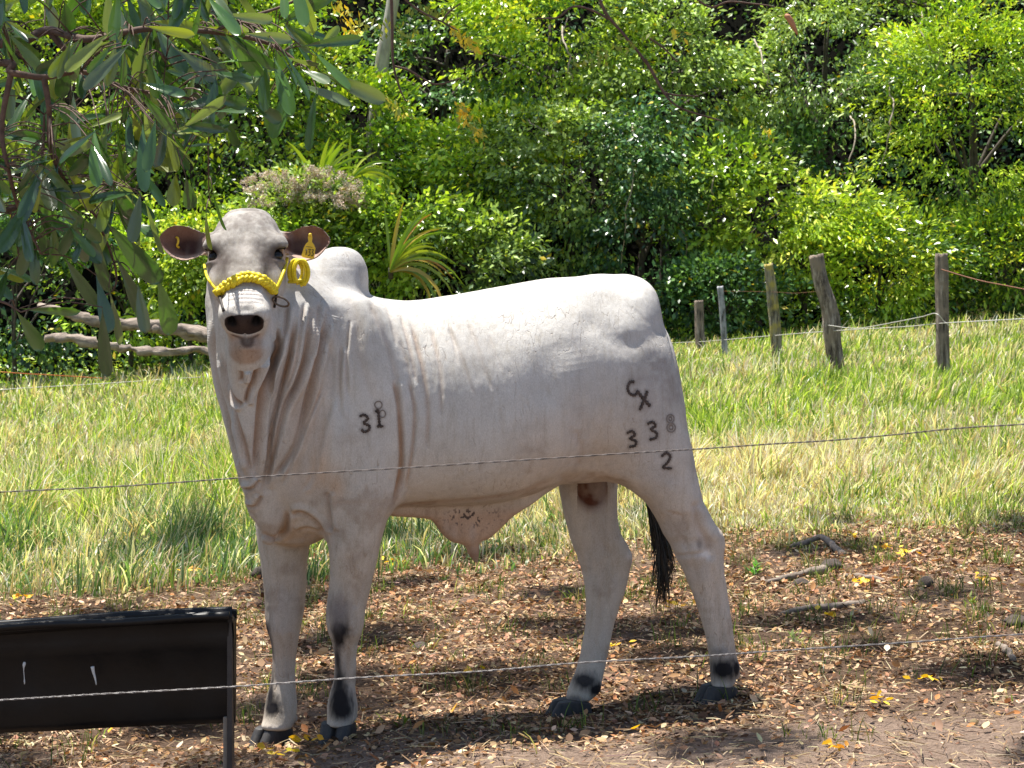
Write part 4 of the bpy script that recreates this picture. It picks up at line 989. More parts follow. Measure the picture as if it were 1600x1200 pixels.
# ================================================================== YELLOW FALLEN LEAVES, STICKS, CLODS
m_yel = leaf_mat('yellow_leaf', .3, .04, .5, tmul=(1.1, .9, .4))
def gpt(px, py):
    """point of the ground seen at a photo position (used once to read positions off the photo)"""
    Y = 6.5
    for _ in range(60):
        x = wx(px, Y); zt = float(gz(x, Y)); Y2 = F_PX * (CAM_Z - zt) / (py - HOR); Y = .5 * Y + .5 * Y2
    return np.array([wx(px, Y), Y, float(gfine(np.array(wx(px, Y)), np.array(Y)))])
rl = np.random.default_rng(9)
ylab = {(605, 888): 'small yellow leaf cluster lying on the litter right behind the near foreleg',
        (1370, 1108): 'bright yellow folded leaf cluster lying on the bare soil at the lower right',
        (1452, 1086): 'flat yellow leaf cluster lying lower right, just above the folded one',
        (1346, 922): 'yellow leaf cluster right of the dark sticks beside the hind legs',
        (1420, 876): 'round yellow leaf cluster lying at the grass edge far right',
        (1388, 866): 'yellow leaf cluster at the grass edge, just left of the round one',
        (1332, 849): 'wide pale yellow leaf cluster at the grass edge above the curved stick',
        (1300, 1184): 'orange yellow leaf cluster at the very bottom edge right of the middle',
        (1292, 970): 'small yellow leaf cluster on the litter between the sticks and the lower wire',
        (1535, 912): 'orange leaf cluster near the right edge of the picture above the lower wire',
        (970, 1022): 'golden leaf cluster on the litter between the two hind legs',
        (1060, 955): 'orange leaf cluster under the black tail switch',
        (735, 1060): 'long yellow leaf cluster under the belly just below the lower wire',
        (440, 1192): 'yellow leaf cluster below the front hooves at the bottom edge',
        (480, 1170): 'yellow leaf cluster lying between the two front hooves',
        (168, 1154): 'single bright yellow leaf on the litter just below the black trough',
        (38, 945): 'yellow leaf cluster above the left end of the black trough',
        (205, 886): 'yellow leaf cluster at the grass edge on the left',
        (300, 902): 'orange yellow leaf cluster left of the far foreleg',
        (708, 1120): 'small orange leaf beside the shadow under the belly',
        (1138, 1072): 'yellow leaf lying against the rear hind hoof',
        (990, 1150): 'small yellow leaf on the soil at bottom centre right of the hooves'}
for (px, py), lab in ylab.items():
    c = gpt(px, py); single = 'single' in lab or 'small orange' in lab or 'yellow leaf lying against' in lab or 'small yellow leaf on' in lab
    m = 1 if single else rl.integers(6, 11); a = rl.random(m) * 6.28
    P = c + np.stack([rl.normal(0, .026, m), rl.normal(0, .045, m), .014 + .012 * rl.random(m)], 1) * (0.3 if single else 1) + np.array([0, 0, .012])
    D = np.stack([np.cos(a), np.sin(a), rl.uniform(-.1, .5, m)], 1)
    L = rl.uniform(.022, .036, m) * (1.5 if single else 1); Wd = L * rl.uniform(.5, .75, m)
    Up_ = np.array([0, 0, 1.]) + .5 * rl.normal(size=(m, 3))
    cl_ = palette(m, rl, [(.80, .56, .03), (.74, .44, .03), (.82, .62, .06)] if 'orange' not in lab else [(.74, .42, .05), (.66, .32, .05), (.78, .52, .05)], jit=.08)
    o = None if single else empty('leaf_cluster', tuple(c))
    for q in range(m):
        Vl, Fl, tn = scatter(LEAFC, P[q:q + 1], D[q:q + 1], Up_[q:q + 1], L[q:q + 1], Wd[q:q + 1])
        if single: o = mesh_obj('fallen_leaf', Vl, split_tri(Fl), m_yel, cols=np.repeat(cl_[q:q + 1], tn, 0), org=tuple(c))
        else: mesh_obj('leaf', Vl, split_tri(Fl), m_yel, o, cols=np.repeat(cl_[q:q + 1], tn, 0))
    tag(o, lab, 'fallen leaf', 'yellow fallen leaves on the litter')

m_bark = simple('dead_wood', (.10, .075, .055), .9, c2=(.30, .24, .19), scale=26, bump=.9, stretch=(1, 1, 1), bdist=.01)
m_dark = simple('charred_wood', (.03, .022, .018), .95, c2=(.10, .075, .06), scale=30, bump=1., bdist=.01)
def stick(pts, r0, r1, lab, mat, name='stick', cat='stick', grp='sticks and wood scraps on the litter', seedn=0):
    C = spline(pts, 26); C = C + .35 * r0 * vnoise(C, 30, seedn)[:, None]; rad = np.linspace(r0, r1, 26) * (1 + .25 * vnoise(C, 40, seedn + 1))
    Vt, Ft = tube(C, rad, 9); o = mesh_obj(name, Vt, Ft, mat, org=tuple(C[len(C) // 2])); return tag(o, lab, cat, grp)
def lift(p, h): return p + np.array([0, 0, h])
stick([lift(gpt(1235, 860), .012), lift(gpt(1262, 856), .03), lift(gpt(1285, 852), .04), lift(gpt(1305, 862), .02), lift(gpt(1318, 870), .008)], .012, .018, 'curved dark stick lying at the grass edge right of the hind leg', m_bark, seedn=1)
stick([lift(gpt(1195, 915), .01), lift(gpt(1235, 905), .018), lift(gpt(1270, 900), .024), lift(gpt(1290, 896), .02)], .010, .022, 'pale grey stick lying on the litter right of the hind leg', m_bark, seedn=3)
stick([lift(gpt(1320, 903), .012), lift(gpt(1350, 907), .012), lift(gpt(1385, 912), .01)], .011, .009, 'thin grey stick lying just right of the pale grey stick', m_bark, seedn=5)
stick([lift(gpt(1222, 962), .01), lift(gpt(1255, 955), .02), lift(gpt(1300, 950), .022), lift(gpt(1350, 944), .01)], .009, .017, 'long dark stick half buried in litter below the pale grey stick', m_bark, seedn=7)
stick([lift(gpt(1560, 1012), .02), lift(gpt(1572, 1026), .02), lift(gpt(1584, 1040), .014)], .010, .011, 'short brown stick by the right edge just below the lower wire', m_bark, seedn=9)
stick([lift(gpt(590, 862), .02), lift(gpt(640, 858), .05), lift(gpt(700, 850), .02)], .007, .006, 'pale dry stem lying at the grass edge behind the near foreleg', simple('pale_stem', (.4, .33, .2), .8, c2=(.5, .42, .26)), seedn=11)
stick([lift(gpt(30, 880), .02), lift(gpt(75, 868), .035), lift(gpt(120, 874), .02)], .008, .006, 'grey brown stick at the grass edge on the far left', m_bark, seedn=13)
def clod(px, py, rr, lab, mat=m_dark, sd=0):
    c = gpt(px, py); Vs, Fs = sphere((0, 0, 0), rr, None, 22, 14); Vs = Vs * (1 + .35 * vnoise(Vs, 28, sd)[:, None] + .12 * vnoise(Vs, 80, sd + 1)[:, None]) + c + np.array([0, 0, rr[2] * .55])
    tag(mesh_obj('wood_scrap', Vs, Fs, mat, org=tuple(c)), lab, 'wood scrap', 'sticks and wood scraps on the litter')
clod(1300, 888, (.05, .05, .028), 'black lump of wood lying between the curved stick and the pale grey stick', sd=1)
clod(1252, 914, (.035, .04, .022), 'dark lump under the pale grey stick', sd=3)
clod(1445, 915, (.032, .04, .028), 'dark lump of wood alone on the litter at right', sd=5)
clod(1590, 978, (.06, .05, .022), 'flat black lump at the right edge just above the lower wire', sd=7)
clod(405, 905, (.03, .04, .034), 'dark lump against the back of the far foreleg', sd=9)
clod(268, 905, (.020, .03, .020), 'small dark lump on the litter at left near the grass', sd=11)
clod(152, 932, (.028, .04, .016), 'dark lump just above the middle of the black trough', sd=13)
clod(655, 1010, (.03, .05, .012), 'flat dark lump right of the near foreleg', sd=15)
# small green weeds
def weed(px, py, h, n, lab, colr=(.09, .20, .04)):
    c = gpt(px, py); a = rl.random(n) * 6.28; P = c + np.stack([rl.normal(0, .008, n), rl.normal(0, .008, n), rl.random(n) * h * .75], 1)
    D = np.stack([np.cos(a), np.sin(a), rl.uniform(.2, 1.3, n)], 1); L = h * rl.uniform(.45, .8, n)
    Vl, Fl, tn = scatter(LEAF5, P, D, np.tile([0, 0, 1.], (n, 1)), L, L * .28)
    root = empty('weed', tuple(c)); tag(root, lab, 'weed', 'small weeds in the litter')
    mesh_obj('leaves', Vl, Fl, m_grass, root, cols=np.repeat(palette(n, rl, [colr, tuple(1.4 * np.array(colr))]), tn, 0))
    mesh_obj('stem', *tube([c, c + np.array([.002, 0, h * .8])], .0018, 5), simple('weed_stem', (.10, .14, .04)), root)
weed(1180, 905, .075, 26, 'small dark green weed standing right of the rear hind leg')
weed(415, 855 + 45, .05, 10, 'tiny green weed beside the far foreleg')
weed(1120, 870 + 195, .045, 9, 'tiny green weed just behind the rear hind hoof', (.12, .2, .03))
weed(630, 1142, .05, 14, 'low green weed right of the near front hoof', (.16, .22, .04))
weed(1240, 1010, .055, 16, 'low green weed right of the hind hoof above the lower wire', (.12, .17, .04))
weed(1518, 945, .05, 14, 'yellow green weed near the right edge above the lower wire', (.2, .26, .04))
weed(605 + 90, 915, .05, 18, 'dark green weed under the belly between the legs', (.06, .11, .03))
# ================================================================== FENCES
m_wire = simple('galvanised_wire', (.20, .19, .185), .55, .5, c2=(.11, .10, .10), scale=90, bump=.2, bdist=.0005)
m_rust = simple('rusty_wire', (.20, .08, .04), .7, .3, c2=(.16, .07, .04), scale=90)
m_white = simple('pale_wire', (.55, .53, .48), .5, .2, c2=(.42, .40, .36), scale=60)
def wire(P0, pts, rad, mat, lab, name='fence_wire', grp=None, twist=False, n=120):
    C = spline(pts, n)
    if twist:
        parts = []; L = np.linalg.norm(C[-1] - C[0]); m = int(L / .012); CC = spline(pts, m)
        for s in (0, np.pi):
            a = np.arange(m) * .012 / .055 * 2 * np.pi + s; Q_ = CC + rad * .9 * np.stack([0 * a, np.cos(a), np.sin(a)], 1); parts.append(tube(Q_, rad, 5))
        o = mesh_obj(name, *join(parts), mat, org=tuple(C[0]))
    else: o = mesh_obj(name, *tube(C, rad, 6), mat, org=tuple(C[0]))
    return tag(o, lab, 'fence wire', grp)
Yw = 3.75
def L3(lst, Y): return [W(a, b, Y) for a, b in lst]
wire(None, L3([(-700, 790), (-200, 780), (0, 769), (200, 759), (400, 745), (600, 733), (800, 720), (1000, 707), (1100, 701), (1200, 694), (1300, 688), (1400, 679), (1500, 669), (1600, 663), (1900, 645), (2400, 620)], Yw), .00085, simple('dull_wire', (.07, .06, .055), .7, .2, c2=(.13, .11, .10), scale=60), 'upper steel wire of the near fence crossing in front of the bull at belly height', grp='wires of the near fence', twist=True)
wire(None, L3([(-700, 1128), (-200, 1106), (0, 1094), (150, 1085), (363, 1073), (560, 1059), (750, 1049), (900, 1036), (1100, 1025), (1200, 1018), (1400, 1005), (1600, 991), (1900, 975), (2400, 950)], Yw), .0009, m_wire, 'lower steel wire of the near fence crossing in front of the legs and the trough', grp='wires of the near fence', twist=True)

def wood_mat(c1, c2, c3):
    m, t, out = new_mat('weathered_post'); p = N(t, 'ShaderNodeBsdfPrincipled', Roughness=.9); tc = N(t, 'ShaderNodeTexCoord')
    mp = N(t, 'ShaderNodeMapping'); mp.inputs['Scale'].default_value = (1, 1, .12); t.links.new(tc.outputs['Object'], mp.inputs[0])
    n1 = N(t, 'ShaderNodeTexNoise', Scale=16, Detail=9, Roughness=.8); t.links.new(mp.outputs[0], n1.inputs['Vector'])
    n2 = N(t, 'ShaderNodeTexNoise', Scale=5, Detail=4); t.links.new(tc.outputs['Object'], n2.inputs['Vector'])
    r1 = ramp(t, [(.40, (.03, .024, .02)), (.50, c1), (.62, c2)]); t.links.new(n1.outputs['Fac'], r1.inputs[0])
    r2 = ramp(t, [(.5, (0, 0, 0)), (.62, (1, 1, 1))]); t.links.new(n2.outputs['Fac'], r2.inputs[0])
    a = N(t, 'ShaderNodeMix', data_type='RGBA'); a.inputs[7].default_value = (*c3, 1); t.links.new(r2.outputs[0], a.inputs[0]); t.links.new(r1.outputs[0], a.inputs[6]); t.links.new(a.outputs[2], p.inputs['Base Color'])
    b = N(t, 'ShaderNodeBump', Strength=1, Distance=.02); t.links.new(n1.outputs['Fac'], b.inputs['Height']); t.links.new(b.outputs[0], p.inputs['Normal']); t.links.new(p.outputs[0], out.inputs[0]); return m
m_post = wood_mat((.17, .13, .10), (.46, .39, .32), (.26, .20, .15)); m_post_y = wood_mat((.22, .19, .13), (.44, .39, .28), (.42, .34, .08))
def post(axis_pts, Y, rads, mat, lab, sd):
    C = spline(L3(axis_pts, Y), 46); C[:, 1] = Y
    top = C[0]; 
    rad = np.interp(np.linspace(0, 1, 46), np.linspace(0, 1, len(rads)), rads); n = 20
    Vt, Ft = tube(C, rad, n); a = np.tile(np.arange(n), 46); ctr = np.repeat(C, n, 0); D = Vt[:46 * n] - ctr
    fl_ = 1 + .22 * np.sin(a * 1.9 + sd) * np.sin(a * .7 + 1) + .10 * vnoise(Vt[:46 * n] * np.array([1, 1, .18]), 40, sd) ; Vt[:46 * n] = ctr + D * fl_[:, None]
    Vt[:n, 2] += .012 * np.sin(np.arange(n) * 2.1 + sd)
    o = mesh_obj('fence_post', Vt, Ft, mat, org=(C[-1][0], Y, float(gz(C[-1][0], Y)))); return tag(o, lab, 'fence post', 'wooden posts of the far fence')
post([(1471, 397), (1472, 460), (1473, 540), (1476, 615), (1476, 640)], 21, [.056, .056, .057, .058], m_post, 'tall straight wooden fence post with a rusty wire, rightmost of the row', 1)
post([(1275, 399), (1283, 440), (1297, 485), (1301, 530), (1308, 575), (1309, 600)], 24, [.072, .075, .09, .072, .075], m_post, 'crooked thick wooden fence post leaning left, second from the right', 2)
post([(1200, 413), (1206, 455), (1211, 510), (1215, 566), (1216, 585)], 26.5, [.055, .068, .066, .058], m_post_y, 'wooden fence post with yellow lichen, third from the right', 3)
post([(1125, 448), (1129, 490), (1133, 560), (1133, 575)], 28.5, [.042, .040, .036], wood_mat((.3, .3, .31), (.5, .5, .52), (.38, .38, .4)), 'thin pale grey fence post between the lichened one and the short one', 4)
post([(1092, 470), (1093, 510), (1096, 558), (1096, 575)], 30.5, [.060, .066, .070], m_post, 'short dark fence post, farthest of the row, beside the rump', 5)
gf = 'wires of the far fence'
wire(None, [W(1471, 421, 20.9), W(1530, 438, 20.5), W(1600, 452, 20), W(1800, 495, 18.5)], .006, m_rust, 'rusty sagging wire running right from the rightmost post', grp=gf)
wire(None, [W(1042, 536, 33), W(1093, 534, 30.4), W(1133, 531, 28.4), W(1212, 524, 26.4), W(1303, 517, 23.9), W(1420, 510, 21.9), W(1473, 505, 20.9), W(1600, 498, 20), W(1900, 480, 18)], .0048, m_white, 'pale taut wire along the far fence posts on the right', grp=gf)
wire(None, [W(1130, 455, 28.4), W(1206, 456, 26.4), W(1240, 458, 25.5), W(1282, 455, 23.9)], .002, m_rust, 'thin rusty wire between the crooked post and the pale thin post', grp=gf)
wire(None, [W(1293, 508, 23.9), W(1340, 513, 23), W(1400, 503, 22), W(1440, 495, 21.4), W(1462, 490, 20.9), W(1475, 502, 20.9), W(1483, 509, 20.9)], .0048, m_white, 'loose sagging pale wire between the crooked post and the rightmost post', grp=gf)
wire(None, [W(-250, 628, 29), W(0, 609, 29.5), W(150, 600, 30), W(300, 590, 30.5), W(345, 588, 31), W(500, 580, 31.5)], .0055, m_white, 'pale taut wire along the far edge of the pasture on the left', grp=gf)
wire(None, [W(-250, 560, 28.4), W(0, 581, 29), W(80, 586, 29.4), W(160, 591, 30)], .006, simple('orange_wire', (.55, .14, .03), .6), 'orange rusty wire at the left edge above the pale wire', grp=gf)

# ------------------------------------------------------------------ fallen trunks at the left edge of the pasture
m_log = simple('grey_log', (.06, .042, .03), .9, c2=(.42, .34, .27), scale=14, bump=1, stretch=(.35, 1, 1), bdist=.03, detail=9)
def logobj(pts, rads, Y, lab, sd, knots=()):
    C = spline(pts, 50); rad = np.interp(np.linspace(0, 1, 50), np.linspace(0, 1, len(rads)), rads) * (1 + .22 * vnoise(C, 4, sd)); C = C + .05 * np.stack([0 * C[:, 0], vnoise(C, 2.2, sd + 5), vnoise(C, 2.2, sd + 6)], 1); n = 16
    Vt, Ft = tube(C, rad, n); Vt = Vt + .03 * vnoise(Vt, 13, sd + 1)[:, None]
    root = empty('fallen_log', tuple(C[0])); tag(root, lab, 'log', 'fallen grey logs behind the bull')
    mesh_obj('trunk', Vt, Ft, m_log, root)
    for kpx, kpy, kr in knots:
        c = W(kpx, kpy, Y); mesh_obj('knot', *tube([c + Vector((0, .1, 0)), c + Vector((0, -.10, .0)), c + Vector((-.01, -.15, 0))], [kr * 1.3, kr, kr * .7], 12), m_log, root)
logobj([W(60, 482, 29.5), W(120, 492, 29.3), W(170, 506, 29.2), (W(250, 515, 29.2)), W(320, 528, 29.2), W(400, 545, 29.2), W(470, 560, 29.4)], [.045, .06, .08, .09, .095, .085, .07], 29.2, 'thick grey fallen trunk with a knot, upper of the two', 3, [(245, 513, .055)])
logobj([W(70, 530, 28.6), W(110, 528, 28.6), W(180, 540, 28.6), W(240, 548, 28.6), W(310, 551, 28.6), W(400, 566, 28.7)], [.045, .055, .05, .055, .045, .035], 28.6, 'thinner crooked grey fallen branch, lower of the two', 7)
# ================================================================== BLACK FEED TROUGH
m_tr, t, out = new_mat('black_plastic'); p = N(t, 'ShaderNodeBsdfPrincipled', Roughness=.34); p.inputs['Specular IOR Level'].default_value = .3; tc = N(t, 'ShaderNodeTexCoord')
nz = N(t, 'ShaderNodeTexNoise', Scale=7, Detail=8, Roughness=.7); t.links.new(tc.outputs['Object'], nz.inputs['Vector'])
rp = ramp(t, [(.35, (.003, .003, .0035)), (.72, (.009, .008, .0075))]); t.links.new(nz.outputs['Fac'], rp.inputs[0]); t.links.new(rp.outputs[0], p.inputs['Base Color'])
rr_ = ramp(t, [(.3, (.28,) * 3), (.7, (.6,) * 3)]); t.links.new(nz.outputs['Fac'], rr_.inputs[0]); t.links.new(rr_.outputs[0], p.inputs['Roughness'])
n5 = N(t, 'ShaderNodeTexNoise', Scale=60, Detail=3); t.links.new(tc.outputs['Object'], n5.inputs['Vector']); b = N(t, 'ShaderNodeBump', Strength=.12, Distance=.004); t.links.new(n5.outputs['Fac'], b.inputs['Height']); t.links.new(b.outputs[0], p.inputs['Normal']); t.links.new(p.outputs[0], out.inputs[0])
Yt_ = 5.55; E1 = np.array(W(357, 962, Yt_)); E0 = np.array(W(-520, 1006, Yt_ + .08)); dirT = (E1 - E0); LT = np.linalg.norm(dirT); dirT /= LT
trough = empty('feed_trough', (E1[0], Yt_, float(gz(E1[0], Yt_)))); tag(trough, 'long black plastic feed trough on a thin leg at the lower left corner', 'feed trough')
# profile (depth away from camera, height below rim): front lip, front wall, floor, back wall, back lip
prof = [(-.016, -.016), (-.018, 0), (-.010, .006), (.0, .002), (.004, -.05), (.010, -.085), (.016, -.091), (.024, -.19), (.030, -.262), (.040, -.283), (.052, -.283), (.062, -.262), (.064, -.19), (.066, -.05), (.067, 0.002), (.074, .006), (.080, 0), (.078, -.016)]
prof_in = [(a_ + (.005 if a_ < .046 else -.005) * (1 if b_ < -.02 else -.2), b_ + .005) for a_, b_ in prof[2:-2]][::-1]
ring = prof + prof_in; n = len(ring); S_ = 60; Vt = []
for i in range(S_ + 1):
    s = i / S_; c = E0 + dirT * LT * s; w_ = .003 * math.sin(s * 17) + .002 * math.sin(s * 43)
    sag = .010 * math.sin(s * 9.0)
    for a_, b_ in ring: Vt.append(c + np.array([0, a_ + w_ * (b_ < -.02), b_ * .99 + sag * (b_ > -.02) * .4]))
i = np.arange(S_)[:, None] * n; j = np.arange(n)[None]; j2 = (j + 1) % n
mesh_obj('trough_body', np.array(Vt), np.stack([i + j, i + n + j, i + n + j2, i + j2], -1).reshape(-1, 4), m_tr, trough)
def endcap(c, sgn):
    P = [c + np.array([0, a_, b_]) for a_, b_ in prof]; m = len(P); th = .012 * sgn
    Vv = np.array(P + [q + np.array([th, 0, 0]) for q in P] + [c + np.array([0, .03, -.1]), c + np.array([th, .03, -.1])]); ii = np.arange(m); jj = (ii + 1) % m
    return mesh_obj('end_panel', Vv, [np.stack([ii, jj, jj + m, ii + m], -1), np.stack([np.full(m, 2 * m), jj, ii], -1), np.stack([np.full(m, 2 * m + 1), ii + m, jj + m], -1)], m_tr, trough, smooth=False)
endcap(E1, 1); endcap(E0, -1)
mesh_obj('front_rim', *tube([E0 + dirT * LT * s + np.array([0, -.020, .002 + .002 * math.sin(s * 21)]) for s in np.linspace(0, 1.003, 60)], .0105, 10), m_tr, trough)
def box(lo, hi, name, mat, parent=None):
    x0, y0, z0 = lo; x1, y1, z1 = hi
    Vv = np.array([[x0, y0, z0], [x1, y0, z0], [x1, y1, z0], [x0, y1, z0], [x0, y0, z1], [x1, y0, z1], [x1, y1, z1], [x0, y1, z1]])
    o = mesh_obj(name, Vv, np.array([[0, 3, 2, 1], [4, 5, 6, 7], [0, 1, 5, 4], [1, 2, 6, 5], [2, 3, 7, 6], [3, 0, 4, 7]]), mat, parent, smooth=False)
    bv = o.modifiers.new('bevel', 'BEVEL'); bv.width = min(.002, (x1 - x0) * .2); bv.segments = 2; return o
m_leg = simple('painted_leg', (.30, .25, .20), .7, c2=(.20, .16, .12), scale=30, bump=.3)
m_ang = simple('black_angle_iron', (.010, .011, .015), .35, c2=(.03, .03, .034), scale=30)
for cx, yk in ((E1[0] - .004, .03), (E0[0] + .03, .03)):
    zt_ = (E1[2] if cx > -1.5 else E0[2]); zg = float(gz(cx, Yt_ + yk)) - .03
    box((cx, Yt_ + yk - .030, zg), (cx + .014, Yt_ + yk + .012, zt_ - .008), 'leg', m_ang, trough)
    box((cx - .012, Yt_ + yk - .014, zg), (cx - .001, Yt_ + yk + .008, zt_ - .262), 'leg_strip', m_leg, trough)
m_sm = simple('white_smear', (.55, .55, .53), .8)
for sp in ([(39, 1034), (37.5, 1045), (38, 1055), (38.5, 1069)], [(145, 1041), (146.5, 1050), (149, 1060), (150.5, 1070)]):
    C = spline([W(a_, b_, Yt_ + .022) for a_, b_ in sp], 12); 
    for q in C: q[1] = Yt_ + np.interp(q[2] - E1[2], [-.19, -.091, -.085], [.024, .016, .010]) - .0015
    Vv, Ff = tube(C, np.array([.003, .0045, .0035, .002, .0012, .001, .001, .001, .001, .0014, .002, .0012]) if sp[0][0] < 100 else np.linspace(.005, .0012, 12), 6); mesh_obj('white_smear', Vv, Ff, m_sm, trough)
# ================================================================== VEGETATION BEHIND THE PASTURE
m_leafA = leaf_mat('bush_leaf', .26, .08, .30, tmul=(1.3, 1.35, .35))
m_trunk = simple('bush_bark', (.035, .028, .02), .9, c2=(.11, .09, .07), scale=14, bump=.8, bdist=.02)
DENS = .3 if QUICK else 1.0
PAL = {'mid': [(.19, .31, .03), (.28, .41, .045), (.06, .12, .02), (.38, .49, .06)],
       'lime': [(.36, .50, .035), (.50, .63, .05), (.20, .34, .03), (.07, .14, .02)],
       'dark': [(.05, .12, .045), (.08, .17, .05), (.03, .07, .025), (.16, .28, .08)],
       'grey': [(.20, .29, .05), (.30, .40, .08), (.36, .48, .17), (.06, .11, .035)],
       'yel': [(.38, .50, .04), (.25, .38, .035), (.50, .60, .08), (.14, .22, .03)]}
def crown(c, rad, n_clump, per, pal, size, r, droop=.35, asp=.45, flat=0.0, face=1.0, upb=.35):
    """leaf clumps spread through an uneven crown; returns positions, directions, ups, lengths, widths, colours"""
    Ps, Ds, Us, Ls, Ws, Cs = [], [], [], [], [], []
    c = np.array(c); rad = np.array(rad)
    for k in range(n_clump):
        d = rand_dir(1, r)[0]; d[1] = -abs(d[1]) if r.random() < .8 else d[1]; d[2] = d[2] if r.random() < .35 else abs(d[2]) * r.choice([1, 1, -.8])
        rr = r.uniform(.62, 1.08)**.7; cc = c + d * rad * rr
        if cc[2] < gz(cc[0], cc[1]) + .1: cc[2] = gz(cc[0], cc[1]) + .1 + .3 * r.random()
        cr = size * r.uniform(3.5, 8.5); m = max(5, int(1.25 * per * (cr / (size * 4.7))**2))
        q = rand_dir(m, r); q[:, 2] = np.where(r.random(m) < .6, np.abs(q[:, 2]), q[:, 2]) * .8; ql = r.random(m)**.6
        P = cc + q * ql[:, None] * cr * np.array([1.15, 1, .75]); out_ = .5 * q + .8 * d + np.array([0, -.2 * face, -droop])
        D = out_ + .25 * rand_dir(1, r) + .6 * r.normal(size=(m, 3)); U = .4 * rand_dir(1, r) + .85 * r.normal(size=(m, 3)) + np.array([0, -.25 * face, upb + .5]) + .3 * d
        L = size * 1.45 * r.uniform(.55, 1.35, m); tone = pal[r.integers(len(pal))]; 
        C = np.where((r.random(m) < .6)[:, None], np.array(tone)[None], np.array(pal)[r.integers(len(pal), size=m)]) * np.exp(.16 * r.normal(size=(m, 1)) + .20 * r.normal())
        y_ = r.random(m) < .012; C[y_] = (.55, .42, .03)
        Ps.append(P); Ds.append(D); Us.append(U); Ls.append(L); Ws.append(L * asp * r.uniform(.8, 1.25, m)); Cs.append(C)
    return [np.concatenate(a_) for a_ in (Ps, Ds, Us, Ls, Ws, Cs)]
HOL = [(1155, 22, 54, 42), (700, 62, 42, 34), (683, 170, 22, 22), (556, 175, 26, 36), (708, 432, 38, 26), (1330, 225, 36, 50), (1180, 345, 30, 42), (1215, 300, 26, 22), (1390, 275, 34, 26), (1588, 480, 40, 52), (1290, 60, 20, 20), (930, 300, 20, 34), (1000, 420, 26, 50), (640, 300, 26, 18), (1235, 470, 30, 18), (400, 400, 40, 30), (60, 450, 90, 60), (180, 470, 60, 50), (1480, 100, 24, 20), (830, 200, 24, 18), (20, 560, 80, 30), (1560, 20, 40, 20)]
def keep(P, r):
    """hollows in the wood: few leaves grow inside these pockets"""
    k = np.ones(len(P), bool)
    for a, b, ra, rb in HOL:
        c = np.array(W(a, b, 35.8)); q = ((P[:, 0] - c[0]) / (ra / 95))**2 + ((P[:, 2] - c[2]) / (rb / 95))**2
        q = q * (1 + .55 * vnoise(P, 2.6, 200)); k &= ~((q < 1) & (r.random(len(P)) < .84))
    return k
def bush(name, cat, lab, px, py_c, Y, hw, hh, dp, ncl, per, pal, size, sd, grp, trunk_r=.05, **kw):
    r = np.random.default_rng(sd); c = np.array(W(px, py_c, Y)); hwm = hw * Y / F_PX; hhm = hh * Y / F_PX
    base = np.array([c[0], Y + dp * .3, float(gz(c[0], Y + dp * .3))]); 
    root = empty(name, tuple(base)); tag(root, lab, cat, grp)
    P, D, U, L, Wd, C = crown(c, (hwm, dp, hhm), max(4, int(.52 * ncl * DENS)), per, PAL[pal], size, r, **kw)
    kk = keep(P, r); P, D, U, L, Wd, C = [a_[kk] for a_ in (P, D, U, L, Wd, C)]
    z_ = gz(P[:, 0], P[:, 1]); P[:, 2] = np.maximum(P[:, 2], z_ + .05)
    Vl, Fl, tn = scatter(LEAF5, P, D, U, L, Wd)
    mesh_obj('crown', Vl, Fl, m_leafA, root, cols=np.repeat(np.clip(C * 1.15, .01, .8), tn, 0))
    parts = []
    top = c + np.array([0, 0, hhm * .35]); stem = spline([base - np.array([0, 0, .15]), base * .5 + c * .5 + np.array([r.normal(0, .08), 0, 0]), top], 14); parts.append(tube(stem, np.linspace(trunk_r, trunk_r * .35, 14), 8))
    for k in range(7):
        s = stem[r.integers(4, 13)]; d = rand_dir(1, r)[0]; d[2] = abs(d[2]) * .6; e = c + d * np.array([hwm, dp, hhm]) * .85
        parts.append(tube(spline([s, (s + e) / 2 + np.array([0, 0, .12]), e], 9), np.linspace(trunk_r * .45, trunk_r * .12, 9), 6))
    mesh_obj('trunk', *join(parts), m_trunk, root)
    return root
GB = 'bushes and trees along the far side of the pasture'
